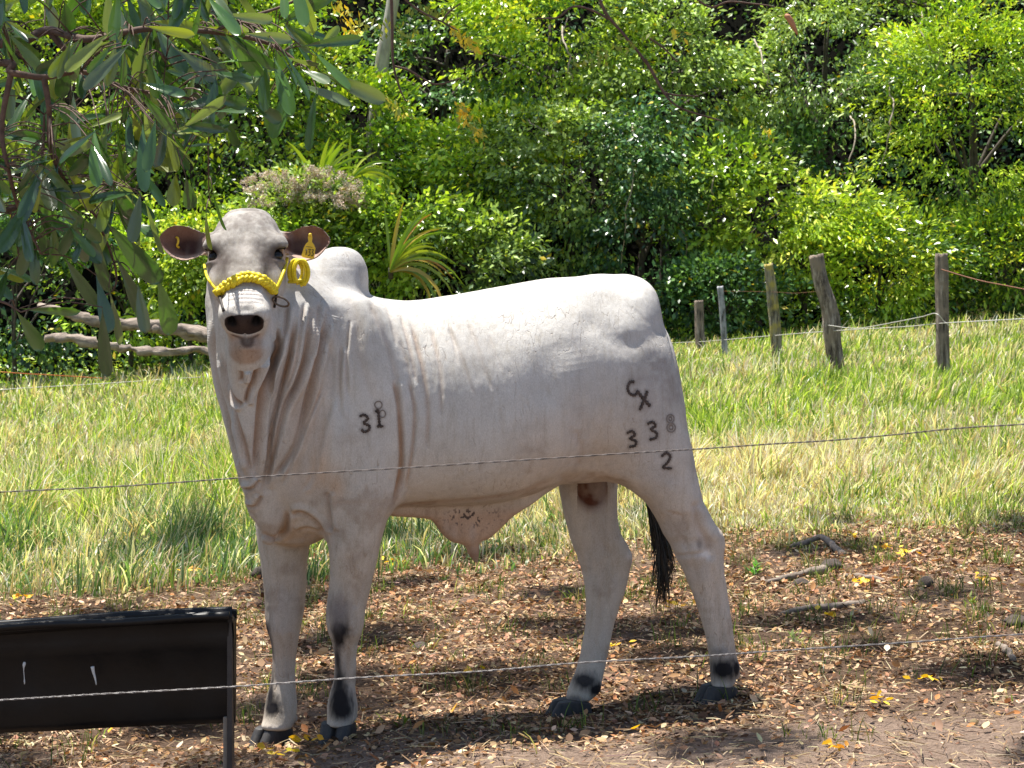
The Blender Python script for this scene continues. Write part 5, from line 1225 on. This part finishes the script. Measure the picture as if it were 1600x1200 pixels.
BS = [  # name, cat, label, px, py, Y, half w, half h (px), depth m, clumps, leaves per clump, palette, leaf size, seed, kw
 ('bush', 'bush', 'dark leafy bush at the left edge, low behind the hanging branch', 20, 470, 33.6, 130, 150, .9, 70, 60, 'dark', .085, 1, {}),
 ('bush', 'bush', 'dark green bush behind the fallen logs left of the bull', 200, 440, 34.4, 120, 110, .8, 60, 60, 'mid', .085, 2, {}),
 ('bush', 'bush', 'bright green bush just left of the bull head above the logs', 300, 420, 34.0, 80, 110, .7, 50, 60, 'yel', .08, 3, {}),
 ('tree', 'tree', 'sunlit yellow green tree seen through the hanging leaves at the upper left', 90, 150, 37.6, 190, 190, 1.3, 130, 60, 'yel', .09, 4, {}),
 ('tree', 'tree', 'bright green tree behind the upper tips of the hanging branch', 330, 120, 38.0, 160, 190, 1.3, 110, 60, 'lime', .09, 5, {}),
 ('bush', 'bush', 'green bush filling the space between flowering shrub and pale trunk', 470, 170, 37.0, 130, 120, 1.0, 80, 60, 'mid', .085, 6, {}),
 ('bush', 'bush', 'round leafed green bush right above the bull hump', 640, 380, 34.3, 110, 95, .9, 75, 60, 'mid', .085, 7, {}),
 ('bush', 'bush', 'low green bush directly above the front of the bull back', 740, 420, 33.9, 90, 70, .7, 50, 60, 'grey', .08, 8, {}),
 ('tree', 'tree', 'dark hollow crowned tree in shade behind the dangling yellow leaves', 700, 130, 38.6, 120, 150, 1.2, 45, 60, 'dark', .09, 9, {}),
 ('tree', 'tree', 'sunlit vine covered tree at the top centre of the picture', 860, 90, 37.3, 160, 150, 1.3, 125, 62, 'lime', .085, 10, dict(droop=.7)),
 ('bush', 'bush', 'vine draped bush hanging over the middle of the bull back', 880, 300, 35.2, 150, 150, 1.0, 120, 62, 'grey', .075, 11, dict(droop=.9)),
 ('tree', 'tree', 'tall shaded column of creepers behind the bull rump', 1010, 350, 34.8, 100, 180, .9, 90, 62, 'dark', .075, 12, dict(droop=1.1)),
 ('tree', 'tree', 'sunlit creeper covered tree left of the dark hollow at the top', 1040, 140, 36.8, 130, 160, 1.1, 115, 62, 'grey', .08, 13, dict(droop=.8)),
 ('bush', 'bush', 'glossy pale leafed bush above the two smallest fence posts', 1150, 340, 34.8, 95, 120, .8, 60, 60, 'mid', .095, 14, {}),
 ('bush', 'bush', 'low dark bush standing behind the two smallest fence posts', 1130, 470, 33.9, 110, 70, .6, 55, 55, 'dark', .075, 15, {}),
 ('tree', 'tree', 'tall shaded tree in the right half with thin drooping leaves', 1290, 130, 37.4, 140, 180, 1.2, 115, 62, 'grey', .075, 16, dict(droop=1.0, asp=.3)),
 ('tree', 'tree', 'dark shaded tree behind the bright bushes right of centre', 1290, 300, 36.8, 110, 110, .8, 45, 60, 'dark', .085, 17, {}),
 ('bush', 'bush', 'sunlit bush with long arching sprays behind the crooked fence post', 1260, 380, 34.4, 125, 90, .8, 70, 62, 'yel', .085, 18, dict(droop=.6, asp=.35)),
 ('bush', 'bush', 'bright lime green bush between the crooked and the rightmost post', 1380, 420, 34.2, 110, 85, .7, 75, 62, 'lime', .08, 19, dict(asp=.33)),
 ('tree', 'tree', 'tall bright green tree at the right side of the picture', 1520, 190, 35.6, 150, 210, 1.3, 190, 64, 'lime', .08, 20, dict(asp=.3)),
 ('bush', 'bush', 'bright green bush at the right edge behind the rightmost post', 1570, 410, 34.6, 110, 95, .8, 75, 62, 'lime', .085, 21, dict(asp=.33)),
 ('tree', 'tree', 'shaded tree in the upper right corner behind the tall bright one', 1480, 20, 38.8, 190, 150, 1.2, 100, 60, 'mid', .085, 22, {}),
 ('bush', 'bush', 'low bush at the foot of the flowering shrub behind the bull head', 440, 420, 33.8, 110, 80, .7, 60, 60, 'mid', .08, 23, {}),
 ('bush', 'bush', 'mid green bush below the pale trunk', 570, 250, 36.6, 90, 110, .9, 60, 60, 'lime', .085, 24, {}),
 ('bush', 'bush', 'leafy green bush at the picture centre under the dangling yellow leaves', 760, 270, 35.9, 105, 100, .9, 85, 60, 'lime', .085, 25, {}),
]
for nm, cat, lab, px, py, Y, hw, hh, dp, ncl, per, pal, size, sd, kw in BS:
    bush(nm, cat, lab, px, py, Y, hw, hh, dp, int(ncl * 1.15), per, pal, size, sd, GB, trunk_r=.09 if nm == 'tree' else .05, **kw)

# the wood beyond: leaves carpeting the rising bank, and out to both sides
r = np.random.default_rng(77); n_ = int(46000 * DENS)
yy = 35.0 + 9.5 * r.random(n_); xx = (r.random(n_) * 2 - 1) * (.235 * yy + 7.5)
P3 = np.stack([xx, yy, 0 * xx], 1); hgt = np.maximum(0, .5 + .9 * vnoise(P3, .7, 81) + .4 * vnoise(P3, 2.2, 82)) * (1 + 2.2 * sstep(9, 11.5, np.abs(xx)))
P = np.stack([xx, yy, gz(xx, yy) + .05 + hgt * (1 - .35 * r.random(n_)**2)], 1)
D = .8 * r.normal(size=(n_, 3)) + np.array([0, -.7, -.2]); U = .5 * r.normal(size=(n_, 3)) + np.array([0, -.4, 1]); L = .12 * r.uniform(.6, 1.4, n_)
kk = keep(P, r); P, D, U, L, P3 = P[kk], D[kk], U[kk], L[kk], P3[kk]; n_ = len(P); zone = vnoise(P3, .5, 83); cc = np.where((zone > .45)[:, None], palette(n_, r, PAL['mid']), palette(n_, r, PAL['dark']))  # mostly dark greens: the wood's shade is put into these sunlit leaves
Vl, Fl, tn = scatter(LEAF5, P, D, U, L, L * .5)
o = mesh_obj('far_woodland', Vl, Fl, m_leafA, cols=np.repeat(cc, tn, 0)); tag(o, kind='stuff')
# undergrowth along the foot of the bank
n_ = int(20000 * DENS); xx = (r.random(n_) * 2 - 1) * 15; yy = 33.6 + 1.9 * r.random(n_); P3 = np.stack([xx, yy, 0 * xx], 1)
P = np.stack([xx, yy, gz(xx, yy) + (.15 + .75 * r.random(n_)) * sstep(33.3, 35.2, yy + .5 * vnoise(P3, .8, 85))], 1)
D = .8 * r.normal(size=(n_, 3)) + np.array([0, -.4, .2]); U = .5 * r.normal(size=(n_, 3)) + np.array([0, -.4, 1]); L = .10 * r.uniform(.6, 1.4, n_)
Vl, Fl, tn = scatter(LEAF5, P, D, U, L, L * .42)
o = mesh_obj('undergrowth', Vl, Fl, m_leafA, cols=np.repeat(palette(n_, r, PAL['mid'] + PAL['dark'] + PAL['lime']), tn, 0)); tag(o, kind='stuff')

# ------------------------------------------------------------------ long strap-leaved plants
def straps(px, py, Y, n, Lpx, cols, sd, lab, spread=1.0, tilt=0.0, wd=.05):
    r = np.random.default_rng(sd); c = np.array(W(px, py, Y)); parts = []; cs = []
    root = empty('strap_leaved_plant', tuple(c)); tag(root, lab, 'plant', 'strap leaved plants on the bank')
    for k in range(n):
        a = tilt + spread * r.normal() * .55; L = Lpx * Y / F_PX * r.uniform(.6, 1.1); dpt = r.uniform(-.5, .2)
        pts = np.array([c + np.array([math.sin(a * (1 + .7 * t_**1.5)) * L * t_, dpt * L * t_, math.cos(a * (1 + .7 * t_**1.5)) * L * t_ - .25 * L * t_**3 * abs(a)]) for t_ in np.linspace(0, 1, 8)])
        T = np.gradient(pts, axis=0); sdv = np.cross(T, np.array([r.normal() * .5, 1, r.normal() * .4])); sdv /= np.linalg.norm(sdv, axis=1)[:, None]
        w_ = wd * np.array([.5, .8, 1, 1, .95, .8, .5, .05]) * r.uniform(.7, 1.2) / 2
        Vv = np.stack([pts - sdv * w_[:, None], pts + np.array([0, .012, -.008]), pts + sdv * w_[:, None]], 1).reshape(-1, 3)
        i = np.arange(7)[:, None] * 3; f = np.concatenate([np.stack([i[:, 0], i[:, 0] + 1, i[:, 0] + 4, i[:, 0] + 3], -1), np.stack([i[:, 0] + 1, i[:, 0] + 2, i[:, 0] + 5, i[:, 0] + 4], -1)])
        parts.append((Vv, f)); cs.append(np.tile(np.array(cols[r.integers(len(cols))]) * r.uniform(.8, 1.2), (24, 1)))
    Vv, Ff = join(parts); mesh_obj('leaves', Vv, Ff, m_leafA, root, cols=np.concatenate(cs))
    mesh_obj('stem', *tube([c + np.array([0, .12, -.10]), c + np.array([0, .05, .06])], [.04, .035], 8), m_trunk, root)
YG = [(.30, .40, .03), (.22, .33, .03), (.36, .42, .05), (.16, .27, .03)]
straps(497, 300, 34.0, 16, 95, YG, 1, 'yellow green strap leaved plant above the flowering shrub', .55, .2, .075)
straps(545, 285, 34.4, 14, 85, YG, 2, 'strap leaved plant with slanting leaves right above the bull head', .5, .7, .06)
straps(610, 425, 32.9, 24, 118, YG + [(.45, .32, .04), (.5, .22, .05), (.3, .36, .04)], 3, 'large strap leaved plant with orange tinged arching leaves above the bull hump', .6, .65, .06)
straps(225, 510, 32.4, 16, 55, YG, 4, 'low strap leaved plant standing behind the fallen logs', .8, 0, .035)
# pale plumed flowering shrub
def plumes():
    r = np.random.default_rng(40); c = np.array(W(480, 305, 33.9)); root = bush('flowering_shrub', 'shrub', 'shrub with faded pinkish white flower plumes above the bull head', 480, 330, 34.1, 100, 55, .6, 50, 60, 'grey', .07, 41, None)
    P = []
    for k in range(64):
        s = np.array(W(r.uniform(385, 578), 0, 33.6)); s[2] = wz(r.uniform(262, 316) + abs(s[0] - wx(480, 33.6)) * 14, 33.6); s[1] = 33.5 + r.normal() * .2
        for m_ in range(7):
            d = rand_dir(34, r); P.append(s + np.array([r.normal(0, .05), r.normal(0, .05), r.normal(0, .035)]) + d * .035)
    P = np.concatenate(P); n = len(P); L = .024 * r.uniform(.6, 1.4, n); Vl, Fl, tn = scatter(LEAF5, P, rand_dir(n, r), rand_dir(n, r), L, L * .7)
    mesh_obj('flower_plumes', Vl, Fl, m_litter, root, cols=np.repeat(palette(n, r, [(.66, .56, .48), (.74, .64, .56), (.48, .38, .30), (.50, .48, .30)]), tn, 0))
plumes()
# pale leaning trunk
m_pale = simple('pale_bark', (.20, .19, .17), .85, c2=(.52, .50, .46), scale=7, bump=.6, stretch=(1, 1, .35), bdist=.02)
rt = empty('pale_tree', (wx(572, 37.2), 37.2, float(gz(wx(572, 37.2), 37.2)))); tag(rt, 'tree with a pale grey leaning trunk at the top, left of centre', 'tree')
C = spline([W(572, 400, 37.2), W(580, 290, 37.2), W(588, 180, 37.2), W(597, 100, 37.2), W(612, 20, 37.2), W(632, -120, 37.2)], 40)
C = C + .03 * vnoise(C, 1.5, 3)[:, None]; mesh_obj('trunk', *tube(C, np.linspace(.145, .10, 40) * (1 + .08 * vnoise(C, 4, 2)), 14), m_pale, rt)
r = np.random.default_rng(91); P, D, U, L, Wd, Cc = crown(W(640, -150, 36), (1.6, 1.2, 1.0), int(60 * DENS), 60, PAL['lime'], .09, r)
Vl, Fl, tn = scatter(LEAF5, P, D, U, L, Wd); mesh_obj('crown', Vl, Fl, m_leafA, rt, cols=np.repeat(np.clip(Cc, .01, .8), tn, 0))

# ================================================================== NEAR TREE, UPPER LEFT
m_big = leaf_mat('broad_leaf', .34, .14, .24, back=(.13, .17, .07), tmul=(1.6, 1.6, .35))
def bigleaf(base, d, up, L, Wd, curl, r):
    """long obovate leaf with a folded midrib: 8 stations x 5 columns"""
    d = np.array(d, float); d /= np.linalg.norm(d); up = np.array(up, float); X = np.cross(d, up); X /= np.linalg.norm(X) + 1e-9; Z = np.cross(X, d)
    t_ = np.concatenate([np.linspace(0, .86, 11), [.91, .95, .98, 1.0]]); pr = np.interp(t_, [0, .05, .12, .3, .5, .65, .78, .88, .94, .975, 1], [.03, .05, .16, .50, .82, .97, 1, .90, .72, .48, .06]) * Wd / 2
    s_ = np.linspace(-1, 1, 5); dr = curl * L * t_**2
    ctr = np.array(base) + d * (L * t_)[:, None] + Z * (-dr)[:, None]
    V = ctr[:, None] + X * (pr[:, None] * s_[None])[..., None] + Z * ((.22 * np.abs(s_)[None] - .04 * (s_[None] == 0)) * pr[:, None] + .03 * Wd * np.sin(9 * t_[:, None] + 5 * s_[None]))[..., None]
    i = np.arange(14)[:, None] * 5 + np.arange(4)[None]; return V.reshape(-1, 3), np.stack([i, i + 1, i + 6, i + 5], -1).reshape(-1, 4)
tree = empty('broad_leaved_tree', (-2.9, 6.3, float(gz(-2.9, 6.3)))); tag(tree, 'near tree whose large dark leaves hang into the upper left of the picture', 'tree')
r = np.random.default_rng(55)
m_br = simple('brown_bark', (.05, .030, .022), .85, c2=(.14, .085, .06), scale=40, bump=.7, bdist=.004)
tp = spline([(-2.9, 6.3, -.35), (-2.95, 6.3, .9), (-2.75, 6.25, 2.0), (-2.6, 6.1, 3.2), (-2.1, 6.0, 4.4)], 40); mesh_obj('trunk', *tube(tp, np.linspace(.17, .09, 40) * (1 + .06 * vnoise(tp, 4, 9)), 18), m_br, tree)
BR = [([(-2.75, 6.25, 2.0), W(-60, 75, 5.9), W(30, 66, 5.8), W(75, 48, 5.8), W(140, 60, 5.7), W(230, 45, 5.7), W(330, 50, 5.8), W(420, 70, 5.9), W(470, 100, 5.9)], .016, .004),
      ([(-2.8, 6.25, 1.8), W(-60, 105, 5.6), W(20, 112, 5.5), W(70, 120, 5.5), W(130, 112, 5.5), W(200, 135, 5.6), W(290, 150, 5.7), W(340, 175, 5.8)], .012, .003),
      ([W(75, 48, 5.8), W(110, 85, 5.8), W(150, 100, 5.9), W(200, 100, 6.0), W(250, 130, 6.1), W(262, 200, 6.1), W(268, 260, 6.2)], .010, .003),
      ([W(-50, 330, 5.7), W(20, 325, 5.7), W(50, 305, 5.8), W(66, 240, 5.8), W(68, 180, 5.8)], .010, .003),
      ([W(70, 120, 5.5), W(78, 170, 5.5), W(80, 240, 5.6), W(110, 300, 5.7), W(150, 340, 5.8), W(200, 390, 5.9)], .008, .003),
      ([W(-40, 470, 5.5), W(0, 475, 5.5), W(30, 490, 5.5)], .005, .002),
      ([W(20, 112, 5.5), W(5, 200, 5.5), W(10, 260, 5.5), W(30, 330, 5.6), W(60, 400, 5.6)], .008, .003),
      ([W(330, 50, 5.8), W(380, 30, 5.8), W(440, 10, 5.9), W(500, -20, 5.9)], .006, .003),
      ([W(340, 100, 5.9), W(330, 180, 6.2), W(322, 290, 6.45), W(326, 325, 6.5)], .003, .0012),
      ([W(150, 340, 5.8), W(180, 440, 5.9), W(150, 470, 5.9)], .004, .002),
      ([W(260, -60, 5.7), W(262, 60, 5.7), W(255, 170, 5.7)], .0025, .0012)]
cores = []
for pts, r0, r1 in BR:
    C = spline(pts, 40); C = C + .008 * vnoise(C, 5, 31)[:, None]; mesh_obj('branch', *tube(C, np.linspace(r0, r1, 40), 8), m_br, tree); cores.append(C)
LP, LC = [], []
def add_leaf(bx, by, tx, ty, wpx, Y, colr, roll=0.0, curl=.05, dy=0.0):
    b = np.array(W(bx, by, Y)); e = np.array(W(tx, ty, Y + dy)); d = e - b; L = np.linalg.norm(d); up0 = np.array([0, -1, .25]); dn = d / L; X = np.cross(dn, up0); X /= np.linalg.norm(X); Z = np.cross(X, dn)
    up = Z * math.cos(roll) + X * math.sin(roll); LP.append(bigleaf(b, dn, up, L, wpx * Y / F_PX, curl, r)); LC.append(np.tile(np.array(colr) * r.uniform(.8, 1.2), (75, 1)))
DG = (.035, .09, .022); MG = (.07, .16, .028); OG = (.19, .24, .025); GG = (.12, .17, .08); YL = (.18, .26, .03)
hand = [(322, 330, 324, 390, 15, OG, .9), (332, 298, 349, 362, 15, DG, 1.1), (385, 365, 410, 430, 1, DG, 0), (500, 112, 601, 158, 26, GG, .3), (470, 108, 515, 128, 18, GG, .4), (450, 128, 551, 155, 20, GG, .5), (422, 148, 400, 72, 26, GG, .2),
        (470, 110, 423, 215, 30, MG, .4), (495, 140, 478, 235, 20, DG, .6), (470, 72, 566, 60, 18, DG, .4), (380, 52, 458, 62, 18, GG, .3), (345, 22, 430, 32, 18, GG, .4), (273, 75, 340, 125, 26, GG, .2), (350, 50, 405, 120, 26, MG, .5),
        (430, 40, 520, -8, 22, DG, .5), (275, 38, 340, 52, 20, MG, .2), (190, 235, 278, 262, 30, OG, .3), (230, 210, 305, 200, 18, OG, .6), (70, 30, 82, -40, 26, MG, .3), (100, 0, 110, 50, 24, DG, .4), (70, -10, 90, 50, 24, GG, .5), (105, 80, 150, 135, 28, GG, .2),
        (165, 345, 250, 445, 36, DG, .3), (245, 430, 272, 525, 30, MG, .4), (180, 400, 230, 498, 26, DG, .5), (75, 255, 122, 350, 30, DG, .3), (85, 350, 160, 410, 24, DG, .4), (30, 482, 120, 490, 14, MG, .5), (25, 485, 66, 548, 24, MG, .3), (160, 480, 165, 590, 26, DG, .3),
        (150, 430, 172, 520, 26, DG, .6), (215, 440, 228, 520, 22, GG, .3), (140, 340, 165, 460, 26, DG, .5), (100, 400, 150, 480, 22, DG, .2), (0, 380, 60, 405, 22, DG, .4), (0, 205, 70, 218, 20, DG, .5), (60, 60, 0, 40, 22, YL, .4), (82, 95, 88, 155, 20, OG, .7),
        (0, 10, 40, -10, 16, YL, .6), (210, 350, 245, 365, 26, DG, .6), (150, 365, 218, 430, 24, MG, .6), (290, 275, 300, 328, 22, DG, .3), (275, 270, 270, 320, 22, OG, .3), (205, 170, 230, 250, 22, OG, .2), (120, 330, 170, 410, 28, DG, .2), (395, 160, 440, 190, 22, DG, .3),
        (170, 450, 190, 540, 16, GG, .8), (352, 180, 370, 230, 18, DG, .6), (330, 150, 385, 165, 22, DG, .5), (285, 165, 330, 215, 20, DG, .5), (320, 160, 345, 205, 16, DG, .3), (410, 170, 430, 230, 16, DG, .8)]
for bx, by, tx, ty, w_, cl_, ro in hand:
    if w_ < 5: continue
    Y = 6.42 if (bx, by) in ((322, 330), (332, 298)) else r.uniform(5.5, 6.1); add_leaf(bx, by, tx, ty, w_, Y, cl_, ro * r.choice([-1, 1]), r.uniform(.02, .14), r.uniform(-.05, .08))
cnt = 0
while cnt < (30 if QUICK else 92):
    x_, y_ = r.uniform(-60, 500), r.uniform(-60, 440)
    lim = 430 if x_ < 130 else (350 if x_ < 240 else (250 if x_ < 330 else 120 - .25 * (x_ - 330)))
    if y_ > lim or (x_ > 330 and r.random() < .4): continue
    th0 = r.normal(.1, .5) if x_ < 250 else r.normal(.9, .5); Yc = r.uniform(5.3, 6.3)
    for q in range(r.integers(3, 7)):
        th_ = th0 + r.normal(0, .6); Lp = r.uniform(50, 96); bx, by = x_ + r.normal(0, 9), y_ + r.normal(0, 9); tx, ty = bx + Lp * math.sin(th_), by + Lp * math.cos(th_)
        if tx > 560 or (ty > 300 and tx > 300) or (tx > 310 and ty > 230): continue
        cl_ = [DG, DG, MG, GG, OG, MG, YL][r.choice(7, p=[.24, .16, .22, .14, .09, .10, .05])]
        add_leaf(bx, by, tx, ty, Lp * r.uniform(.20, .28), Yc + r.normal(0, .05), cl_, r.normal(0, .7), r.uniform(-.05, .2), r.uniform(-.12, .12))
    cnt += 1
Vv, Ff = join(LP); mesh_obj('leaves', Vv, Ff, m_big, tree, cols=np.concatenate(LC))
tw = []
allc = np.concatenate(cores)
for (Vb, _) in LP:
    b = Vb[2]; 
    q = allc[np.argmin(((allc - b)**2).sum(1) + 3 * np.maximum(0, b[2] - allc[:, 2])**2)]
    if np.linalg.norm(q - b) < .35: tw.append(tube(spline([q, (q + b) / 2 + np.array([0, 0, .02]), b], 6), np.linspace(.0022, .0014, 6), 5))
mesh_obj('twigs', *join(tw), m_br, tree)

# ================================================================== OVERHEAD LEGUME TREE: dangling twigs with yellow leaflets, crown above the frame
m_small = leaf_mat('small_leaf', .35, .06, .45, tmul=(1.3, 1.2, .4))
leg = empty('shade_tree', (3.7, 8.6, float(gz(3.7, 8.6)))); tag(leg, 'small leaved shade tree whose bare twigs and yellow sprays dangle in at the top', 'tree')
tp = spline([(3.7, 8.6, .1), (3.65, 8.6, 1.5), (3.3, 8.7, 3.2), (2.3, 8.8, 4.6), (.6, 8.9, 5.4)], 50); mesh_obj('trunk', *tube(tp, np.linspace(.20, .05, 50) * (1 + .06 * vnoise(tp, 4, 12)), 18), m_br, leg)
TW = [[W(925, -40, 8.8), W(950, 25, 8.8), W(1000, 85, 8.8), W(1040, 145, 8.8), W(1070, 172, 8.8), W(1130, 190, 8.8)], [W(1040, 145, 8.8), W(1060, 150, 8.8), W(1090, 152, 8.8)], [W(950, 30, 8.8), W(900, 10, 8.8), W(870, 28, 8.8), W(835, 30, 8.8)],
      [W(608, -40, 8.6), W(612, 40, 8.6), W(614, 100, 8.6), W(622, 135, 8.6), W(634, 158, 8.6)], [W(614, 105, 8.6), W(640, 110, 8.6), W(680, 130, 8.6), W(720, 122, 8.6)], [W(625, -10, 8.6), W(660, 20, 8.6), W(690, 35, 8.6), W(715, 48, 8.6)],
      [W(1010, 90, 8.8), W(1035, 140, 8.8), W(1055, 155, 8.8)], [W(1080, -10, 8.8), W(1110, 10, 8.8), W(1140, 2, 8.8), W(1180, 6, 8.8), W(1210, 12, 8.8)], [W(690, 35, 8.6), W(700, 20, 8.6), W(720, 5, 8.6)], [W(1015, 60, 8.8), W(1040, 75, 8.8), W(1060, 95, 8.8)]]
for i_, pts in enumerate(TW):
    C = spline(pts, 30) + .006 * vnoise(spline(pts, 30), 9, 30 + i_)[:, None]; mesh_obj('twig', *tube(C, np.linspace(.0075 if i_ in (0, 3) else .005, .0028, 30), 7), m_br, leg)
for a_, b_ in ((0, (.9, 8.9, 5.3)), (3, (.7, 8.9, 5.4)), (5, (.7, 8.9, 5.4)), (7, (1.3, 8.9, 5.1))):
    p0 = np.array(tuple(TW[a_][0])); mesh_obj('branch', *tube(spline([b_, (np.array(b_) * .4 + p0 * .6) + np.array([.05, 0, .2]), p0], 20), np.linspace(.011, .0065, 20), 8), m_br, leg)
r = np.random.default_rng(66); PP, DD, UU, LL, WW, CC_ = [], [], [], [], [], []
def spray(px0, py0, px1, py1, Y, n, colr, spread=14):
    for k in range(n):
        t_ = r.random(); s = np.array(W(px0 + (px1 - px0) * t_ + r.normal() * spread * .6, py0 + (py1 - py0) * t_ + r.normal() * spread * .4, Y + r.normal() * .04))
        PP.append(s); DD.append(np.array([r.normal() * .6 + .25 * np.sign(px1 - px0), r.normal() * .5, -.9 + r.normal() * .5])); UU.append(r.normal(size=3) + np.array([0, -1, .6])); l_ = r.uniform(.022, .038); LL.append(l_); WW.append(l_ * r.uniform(.38, .5)); CC_.append(np.array(colr[r.integers(len(colr))]) * r.uniform(.85, 1.15))
YE = [(.72, .52, .03), (.62, .50, .04), (.55, .50, .05)]; LG = [(.22, .28, .04), (.30, .34, .05), (.16, .22, .04)]
spray(700, 38, 745, 75, 8.7, 60, YE, 9); spray(520, 0, 542, 18, 8.7, 24, YE, 11); spray(540, 26, 552, 50, 8.7, 34, YE, 9); spray(715, 165, 750, 215, 8.7, 70, YE + LG, 13); spray(722, 168, 728, 178, 8.7, 16, [(.78, .50, .02)], 5)
spray(600, 150, 640, 180, 8.7, 40, LG + YE[1:], 12); spray(1050, 45, 1068, 60, 8.7, 10, YE, 7); spray(560, 20, 640, 60, 8.7, 60, LG, 20); spray(900, 100, 1000, 60, 8.7, 50, LG, 22); spray(1190, 195, 1210, 215, 8.7, 10, YE, 7)
spray(640, 10, 700, 20, 8.7, 40, LG, 14)
Vl, Fl, tn = scatter(LEAF5, np.array(PP), np.array(DD), np.array(UU), np.array(LL), np.array(WW)); mesh_obj('leaf_sprays', Vl, Fl, m_small, leg, cols=np.repeat(np.array(CC_), tn, 0))
Cc = spline([W(1227, 22, 8.8), W(1235, 32, 8.8), W(1246, 54, 8.8)], 12); mesh_obj('seed_pod', *tube(Cc, np.array([.004, .009, .012, .013, .012, .013, .012, .012, .011, .009, .006, .002]), 8), simple('pod', (.32, .13, .06), .7, c2=(.45, .22, .10), scale=80), leg)
# crown above: leaf clumps that throw the dappled shade; laid out by where their shadows should land
s_v = np.array(SUN) / SUN.z
clumps = []
for gx_ in np.arange(-3.8, 4.2, .38):
    for gy_ in np.arange(4.2, 11.5, .38):
        x_, y_ = gx_ + r.normal() * .17, gy_ + r.normal() * .17
        hole = math.exp(-(((x_ - .42) / 1.0)**2 + ((y_ - 6.93) / .50)**2)**3)           # sun on the back of the bull
        want = .50 - .5 * hole
        want = .62 - .62 * hole - .45 * math.exp(-((x_ + .52) / .22)**2 - ((y_ - 6.35) / .16)**2)
        want -= .5 * math.exp(-((x_ + .55) / .6)**4 - ((y_ - 5.75) / .5)**4)
        if 7.7 < y_ < 9: want = .42
        if y_ >= 9: want = .14
        if (y_ > 6.75 or x_ < -.2 or r.random() < .35) and r.random() < want: clumps.append((x_, y_, r.uniform(.13, .34)))
PP, CCl = [], []
for x_, y_, rad in clumps:
    h_ = r.uniform(4.6, 6.2); c = np.array([x_, y_, 0]) + s_v * h_; m = int((1300 if not QUICK else 400) * rad**2 / .045 * .5)
    q = rand_dir(m, r) * (r.random(m)**.4)[:, None] * rad * np.array([1, 1, .6]); PP.append(c + q)
P = np.concatenate(PP); n = len(P); L = r.uniform(.03, .055, n)
Vl, Fl, tn = scatter(LEAF5, P, rand_dir(n, r) + np.array([0, 0, -.3]), rand_dir(n, r) * .6 + np.array([0, 0, 1.]), L, L * .5)
mesh_obj('crown', Vl, Fl, m_small, leg, cols=np.repeat(palette(n, r, LG + PAL['mid']), tn, 0))

# thin dry vines in the wood
m_vine = simple('dry_vine', (.22, .17, .12), .8, c2=(.42, .36, .28), scale=12)
r = np.random.default_rng(123)
for px, py0, py1, sl, lab_ in [(905, 250, 330, 20, 'short dry vine in the leaves above the middle of the bull back'), (985, 200, 420, -12, 'long dry vine hanging down the shaded creepers above the bull rump'), (1180, 60, 150, 26, 'dry vine hanging below the dark hollow at the top, right of centre'), (1330, 180, 300, 8, 'long dry vine hanging above the crooked fence post'), (1060, 300, 430, 10, 'dry vine reaching down behind the shortest fence post'), (820, 190, 230, 60, 'slanting dry vine right of the lower spray of yellow leaves'), (690, 300, 340, 40, 'slanting dry vine right above the orange tinged strap leaved plant'), (1390, 130, 260, -10, 'dry vine hanging left of the tall bright green tree'), (1120, 250, 330, -14, 'short dry vine hanging above the thin pale fence post'), (880, 40, 130, 12, 'dry vine at the top just left of the bare forked twig'), (1440, 20, 120, 22, 'dry vine in the upper right corner above the tall bright tree')]:
    Y = 33.9 + .5 * r.random() if py1 > 300 else 34.6 + .4 * r.random()
    C = spline([W(px, py0, Y + .6), W(px + sl * .3 + r.normal() * 5, (py0 * 2 + py1) / 3, Y), W(px + sl * .8 + r.normal() * 5, (py0 + 2 * py1) / 3, Y), W(px + sl, py1, Y + .3)], 24) + .05 * vnoise(np.linspace(0, 1, 24)[:, None] * np.array([9, 0, 0]) + px, 1, 3)[:, None]
    tag(mesh_obj('hanging_vine', *tube(C, np.linspace(.016, .007, 24), 5), m_vine, org=tuple(C[0])), lab_, 'vine', 'dry vines hanging in the wood')
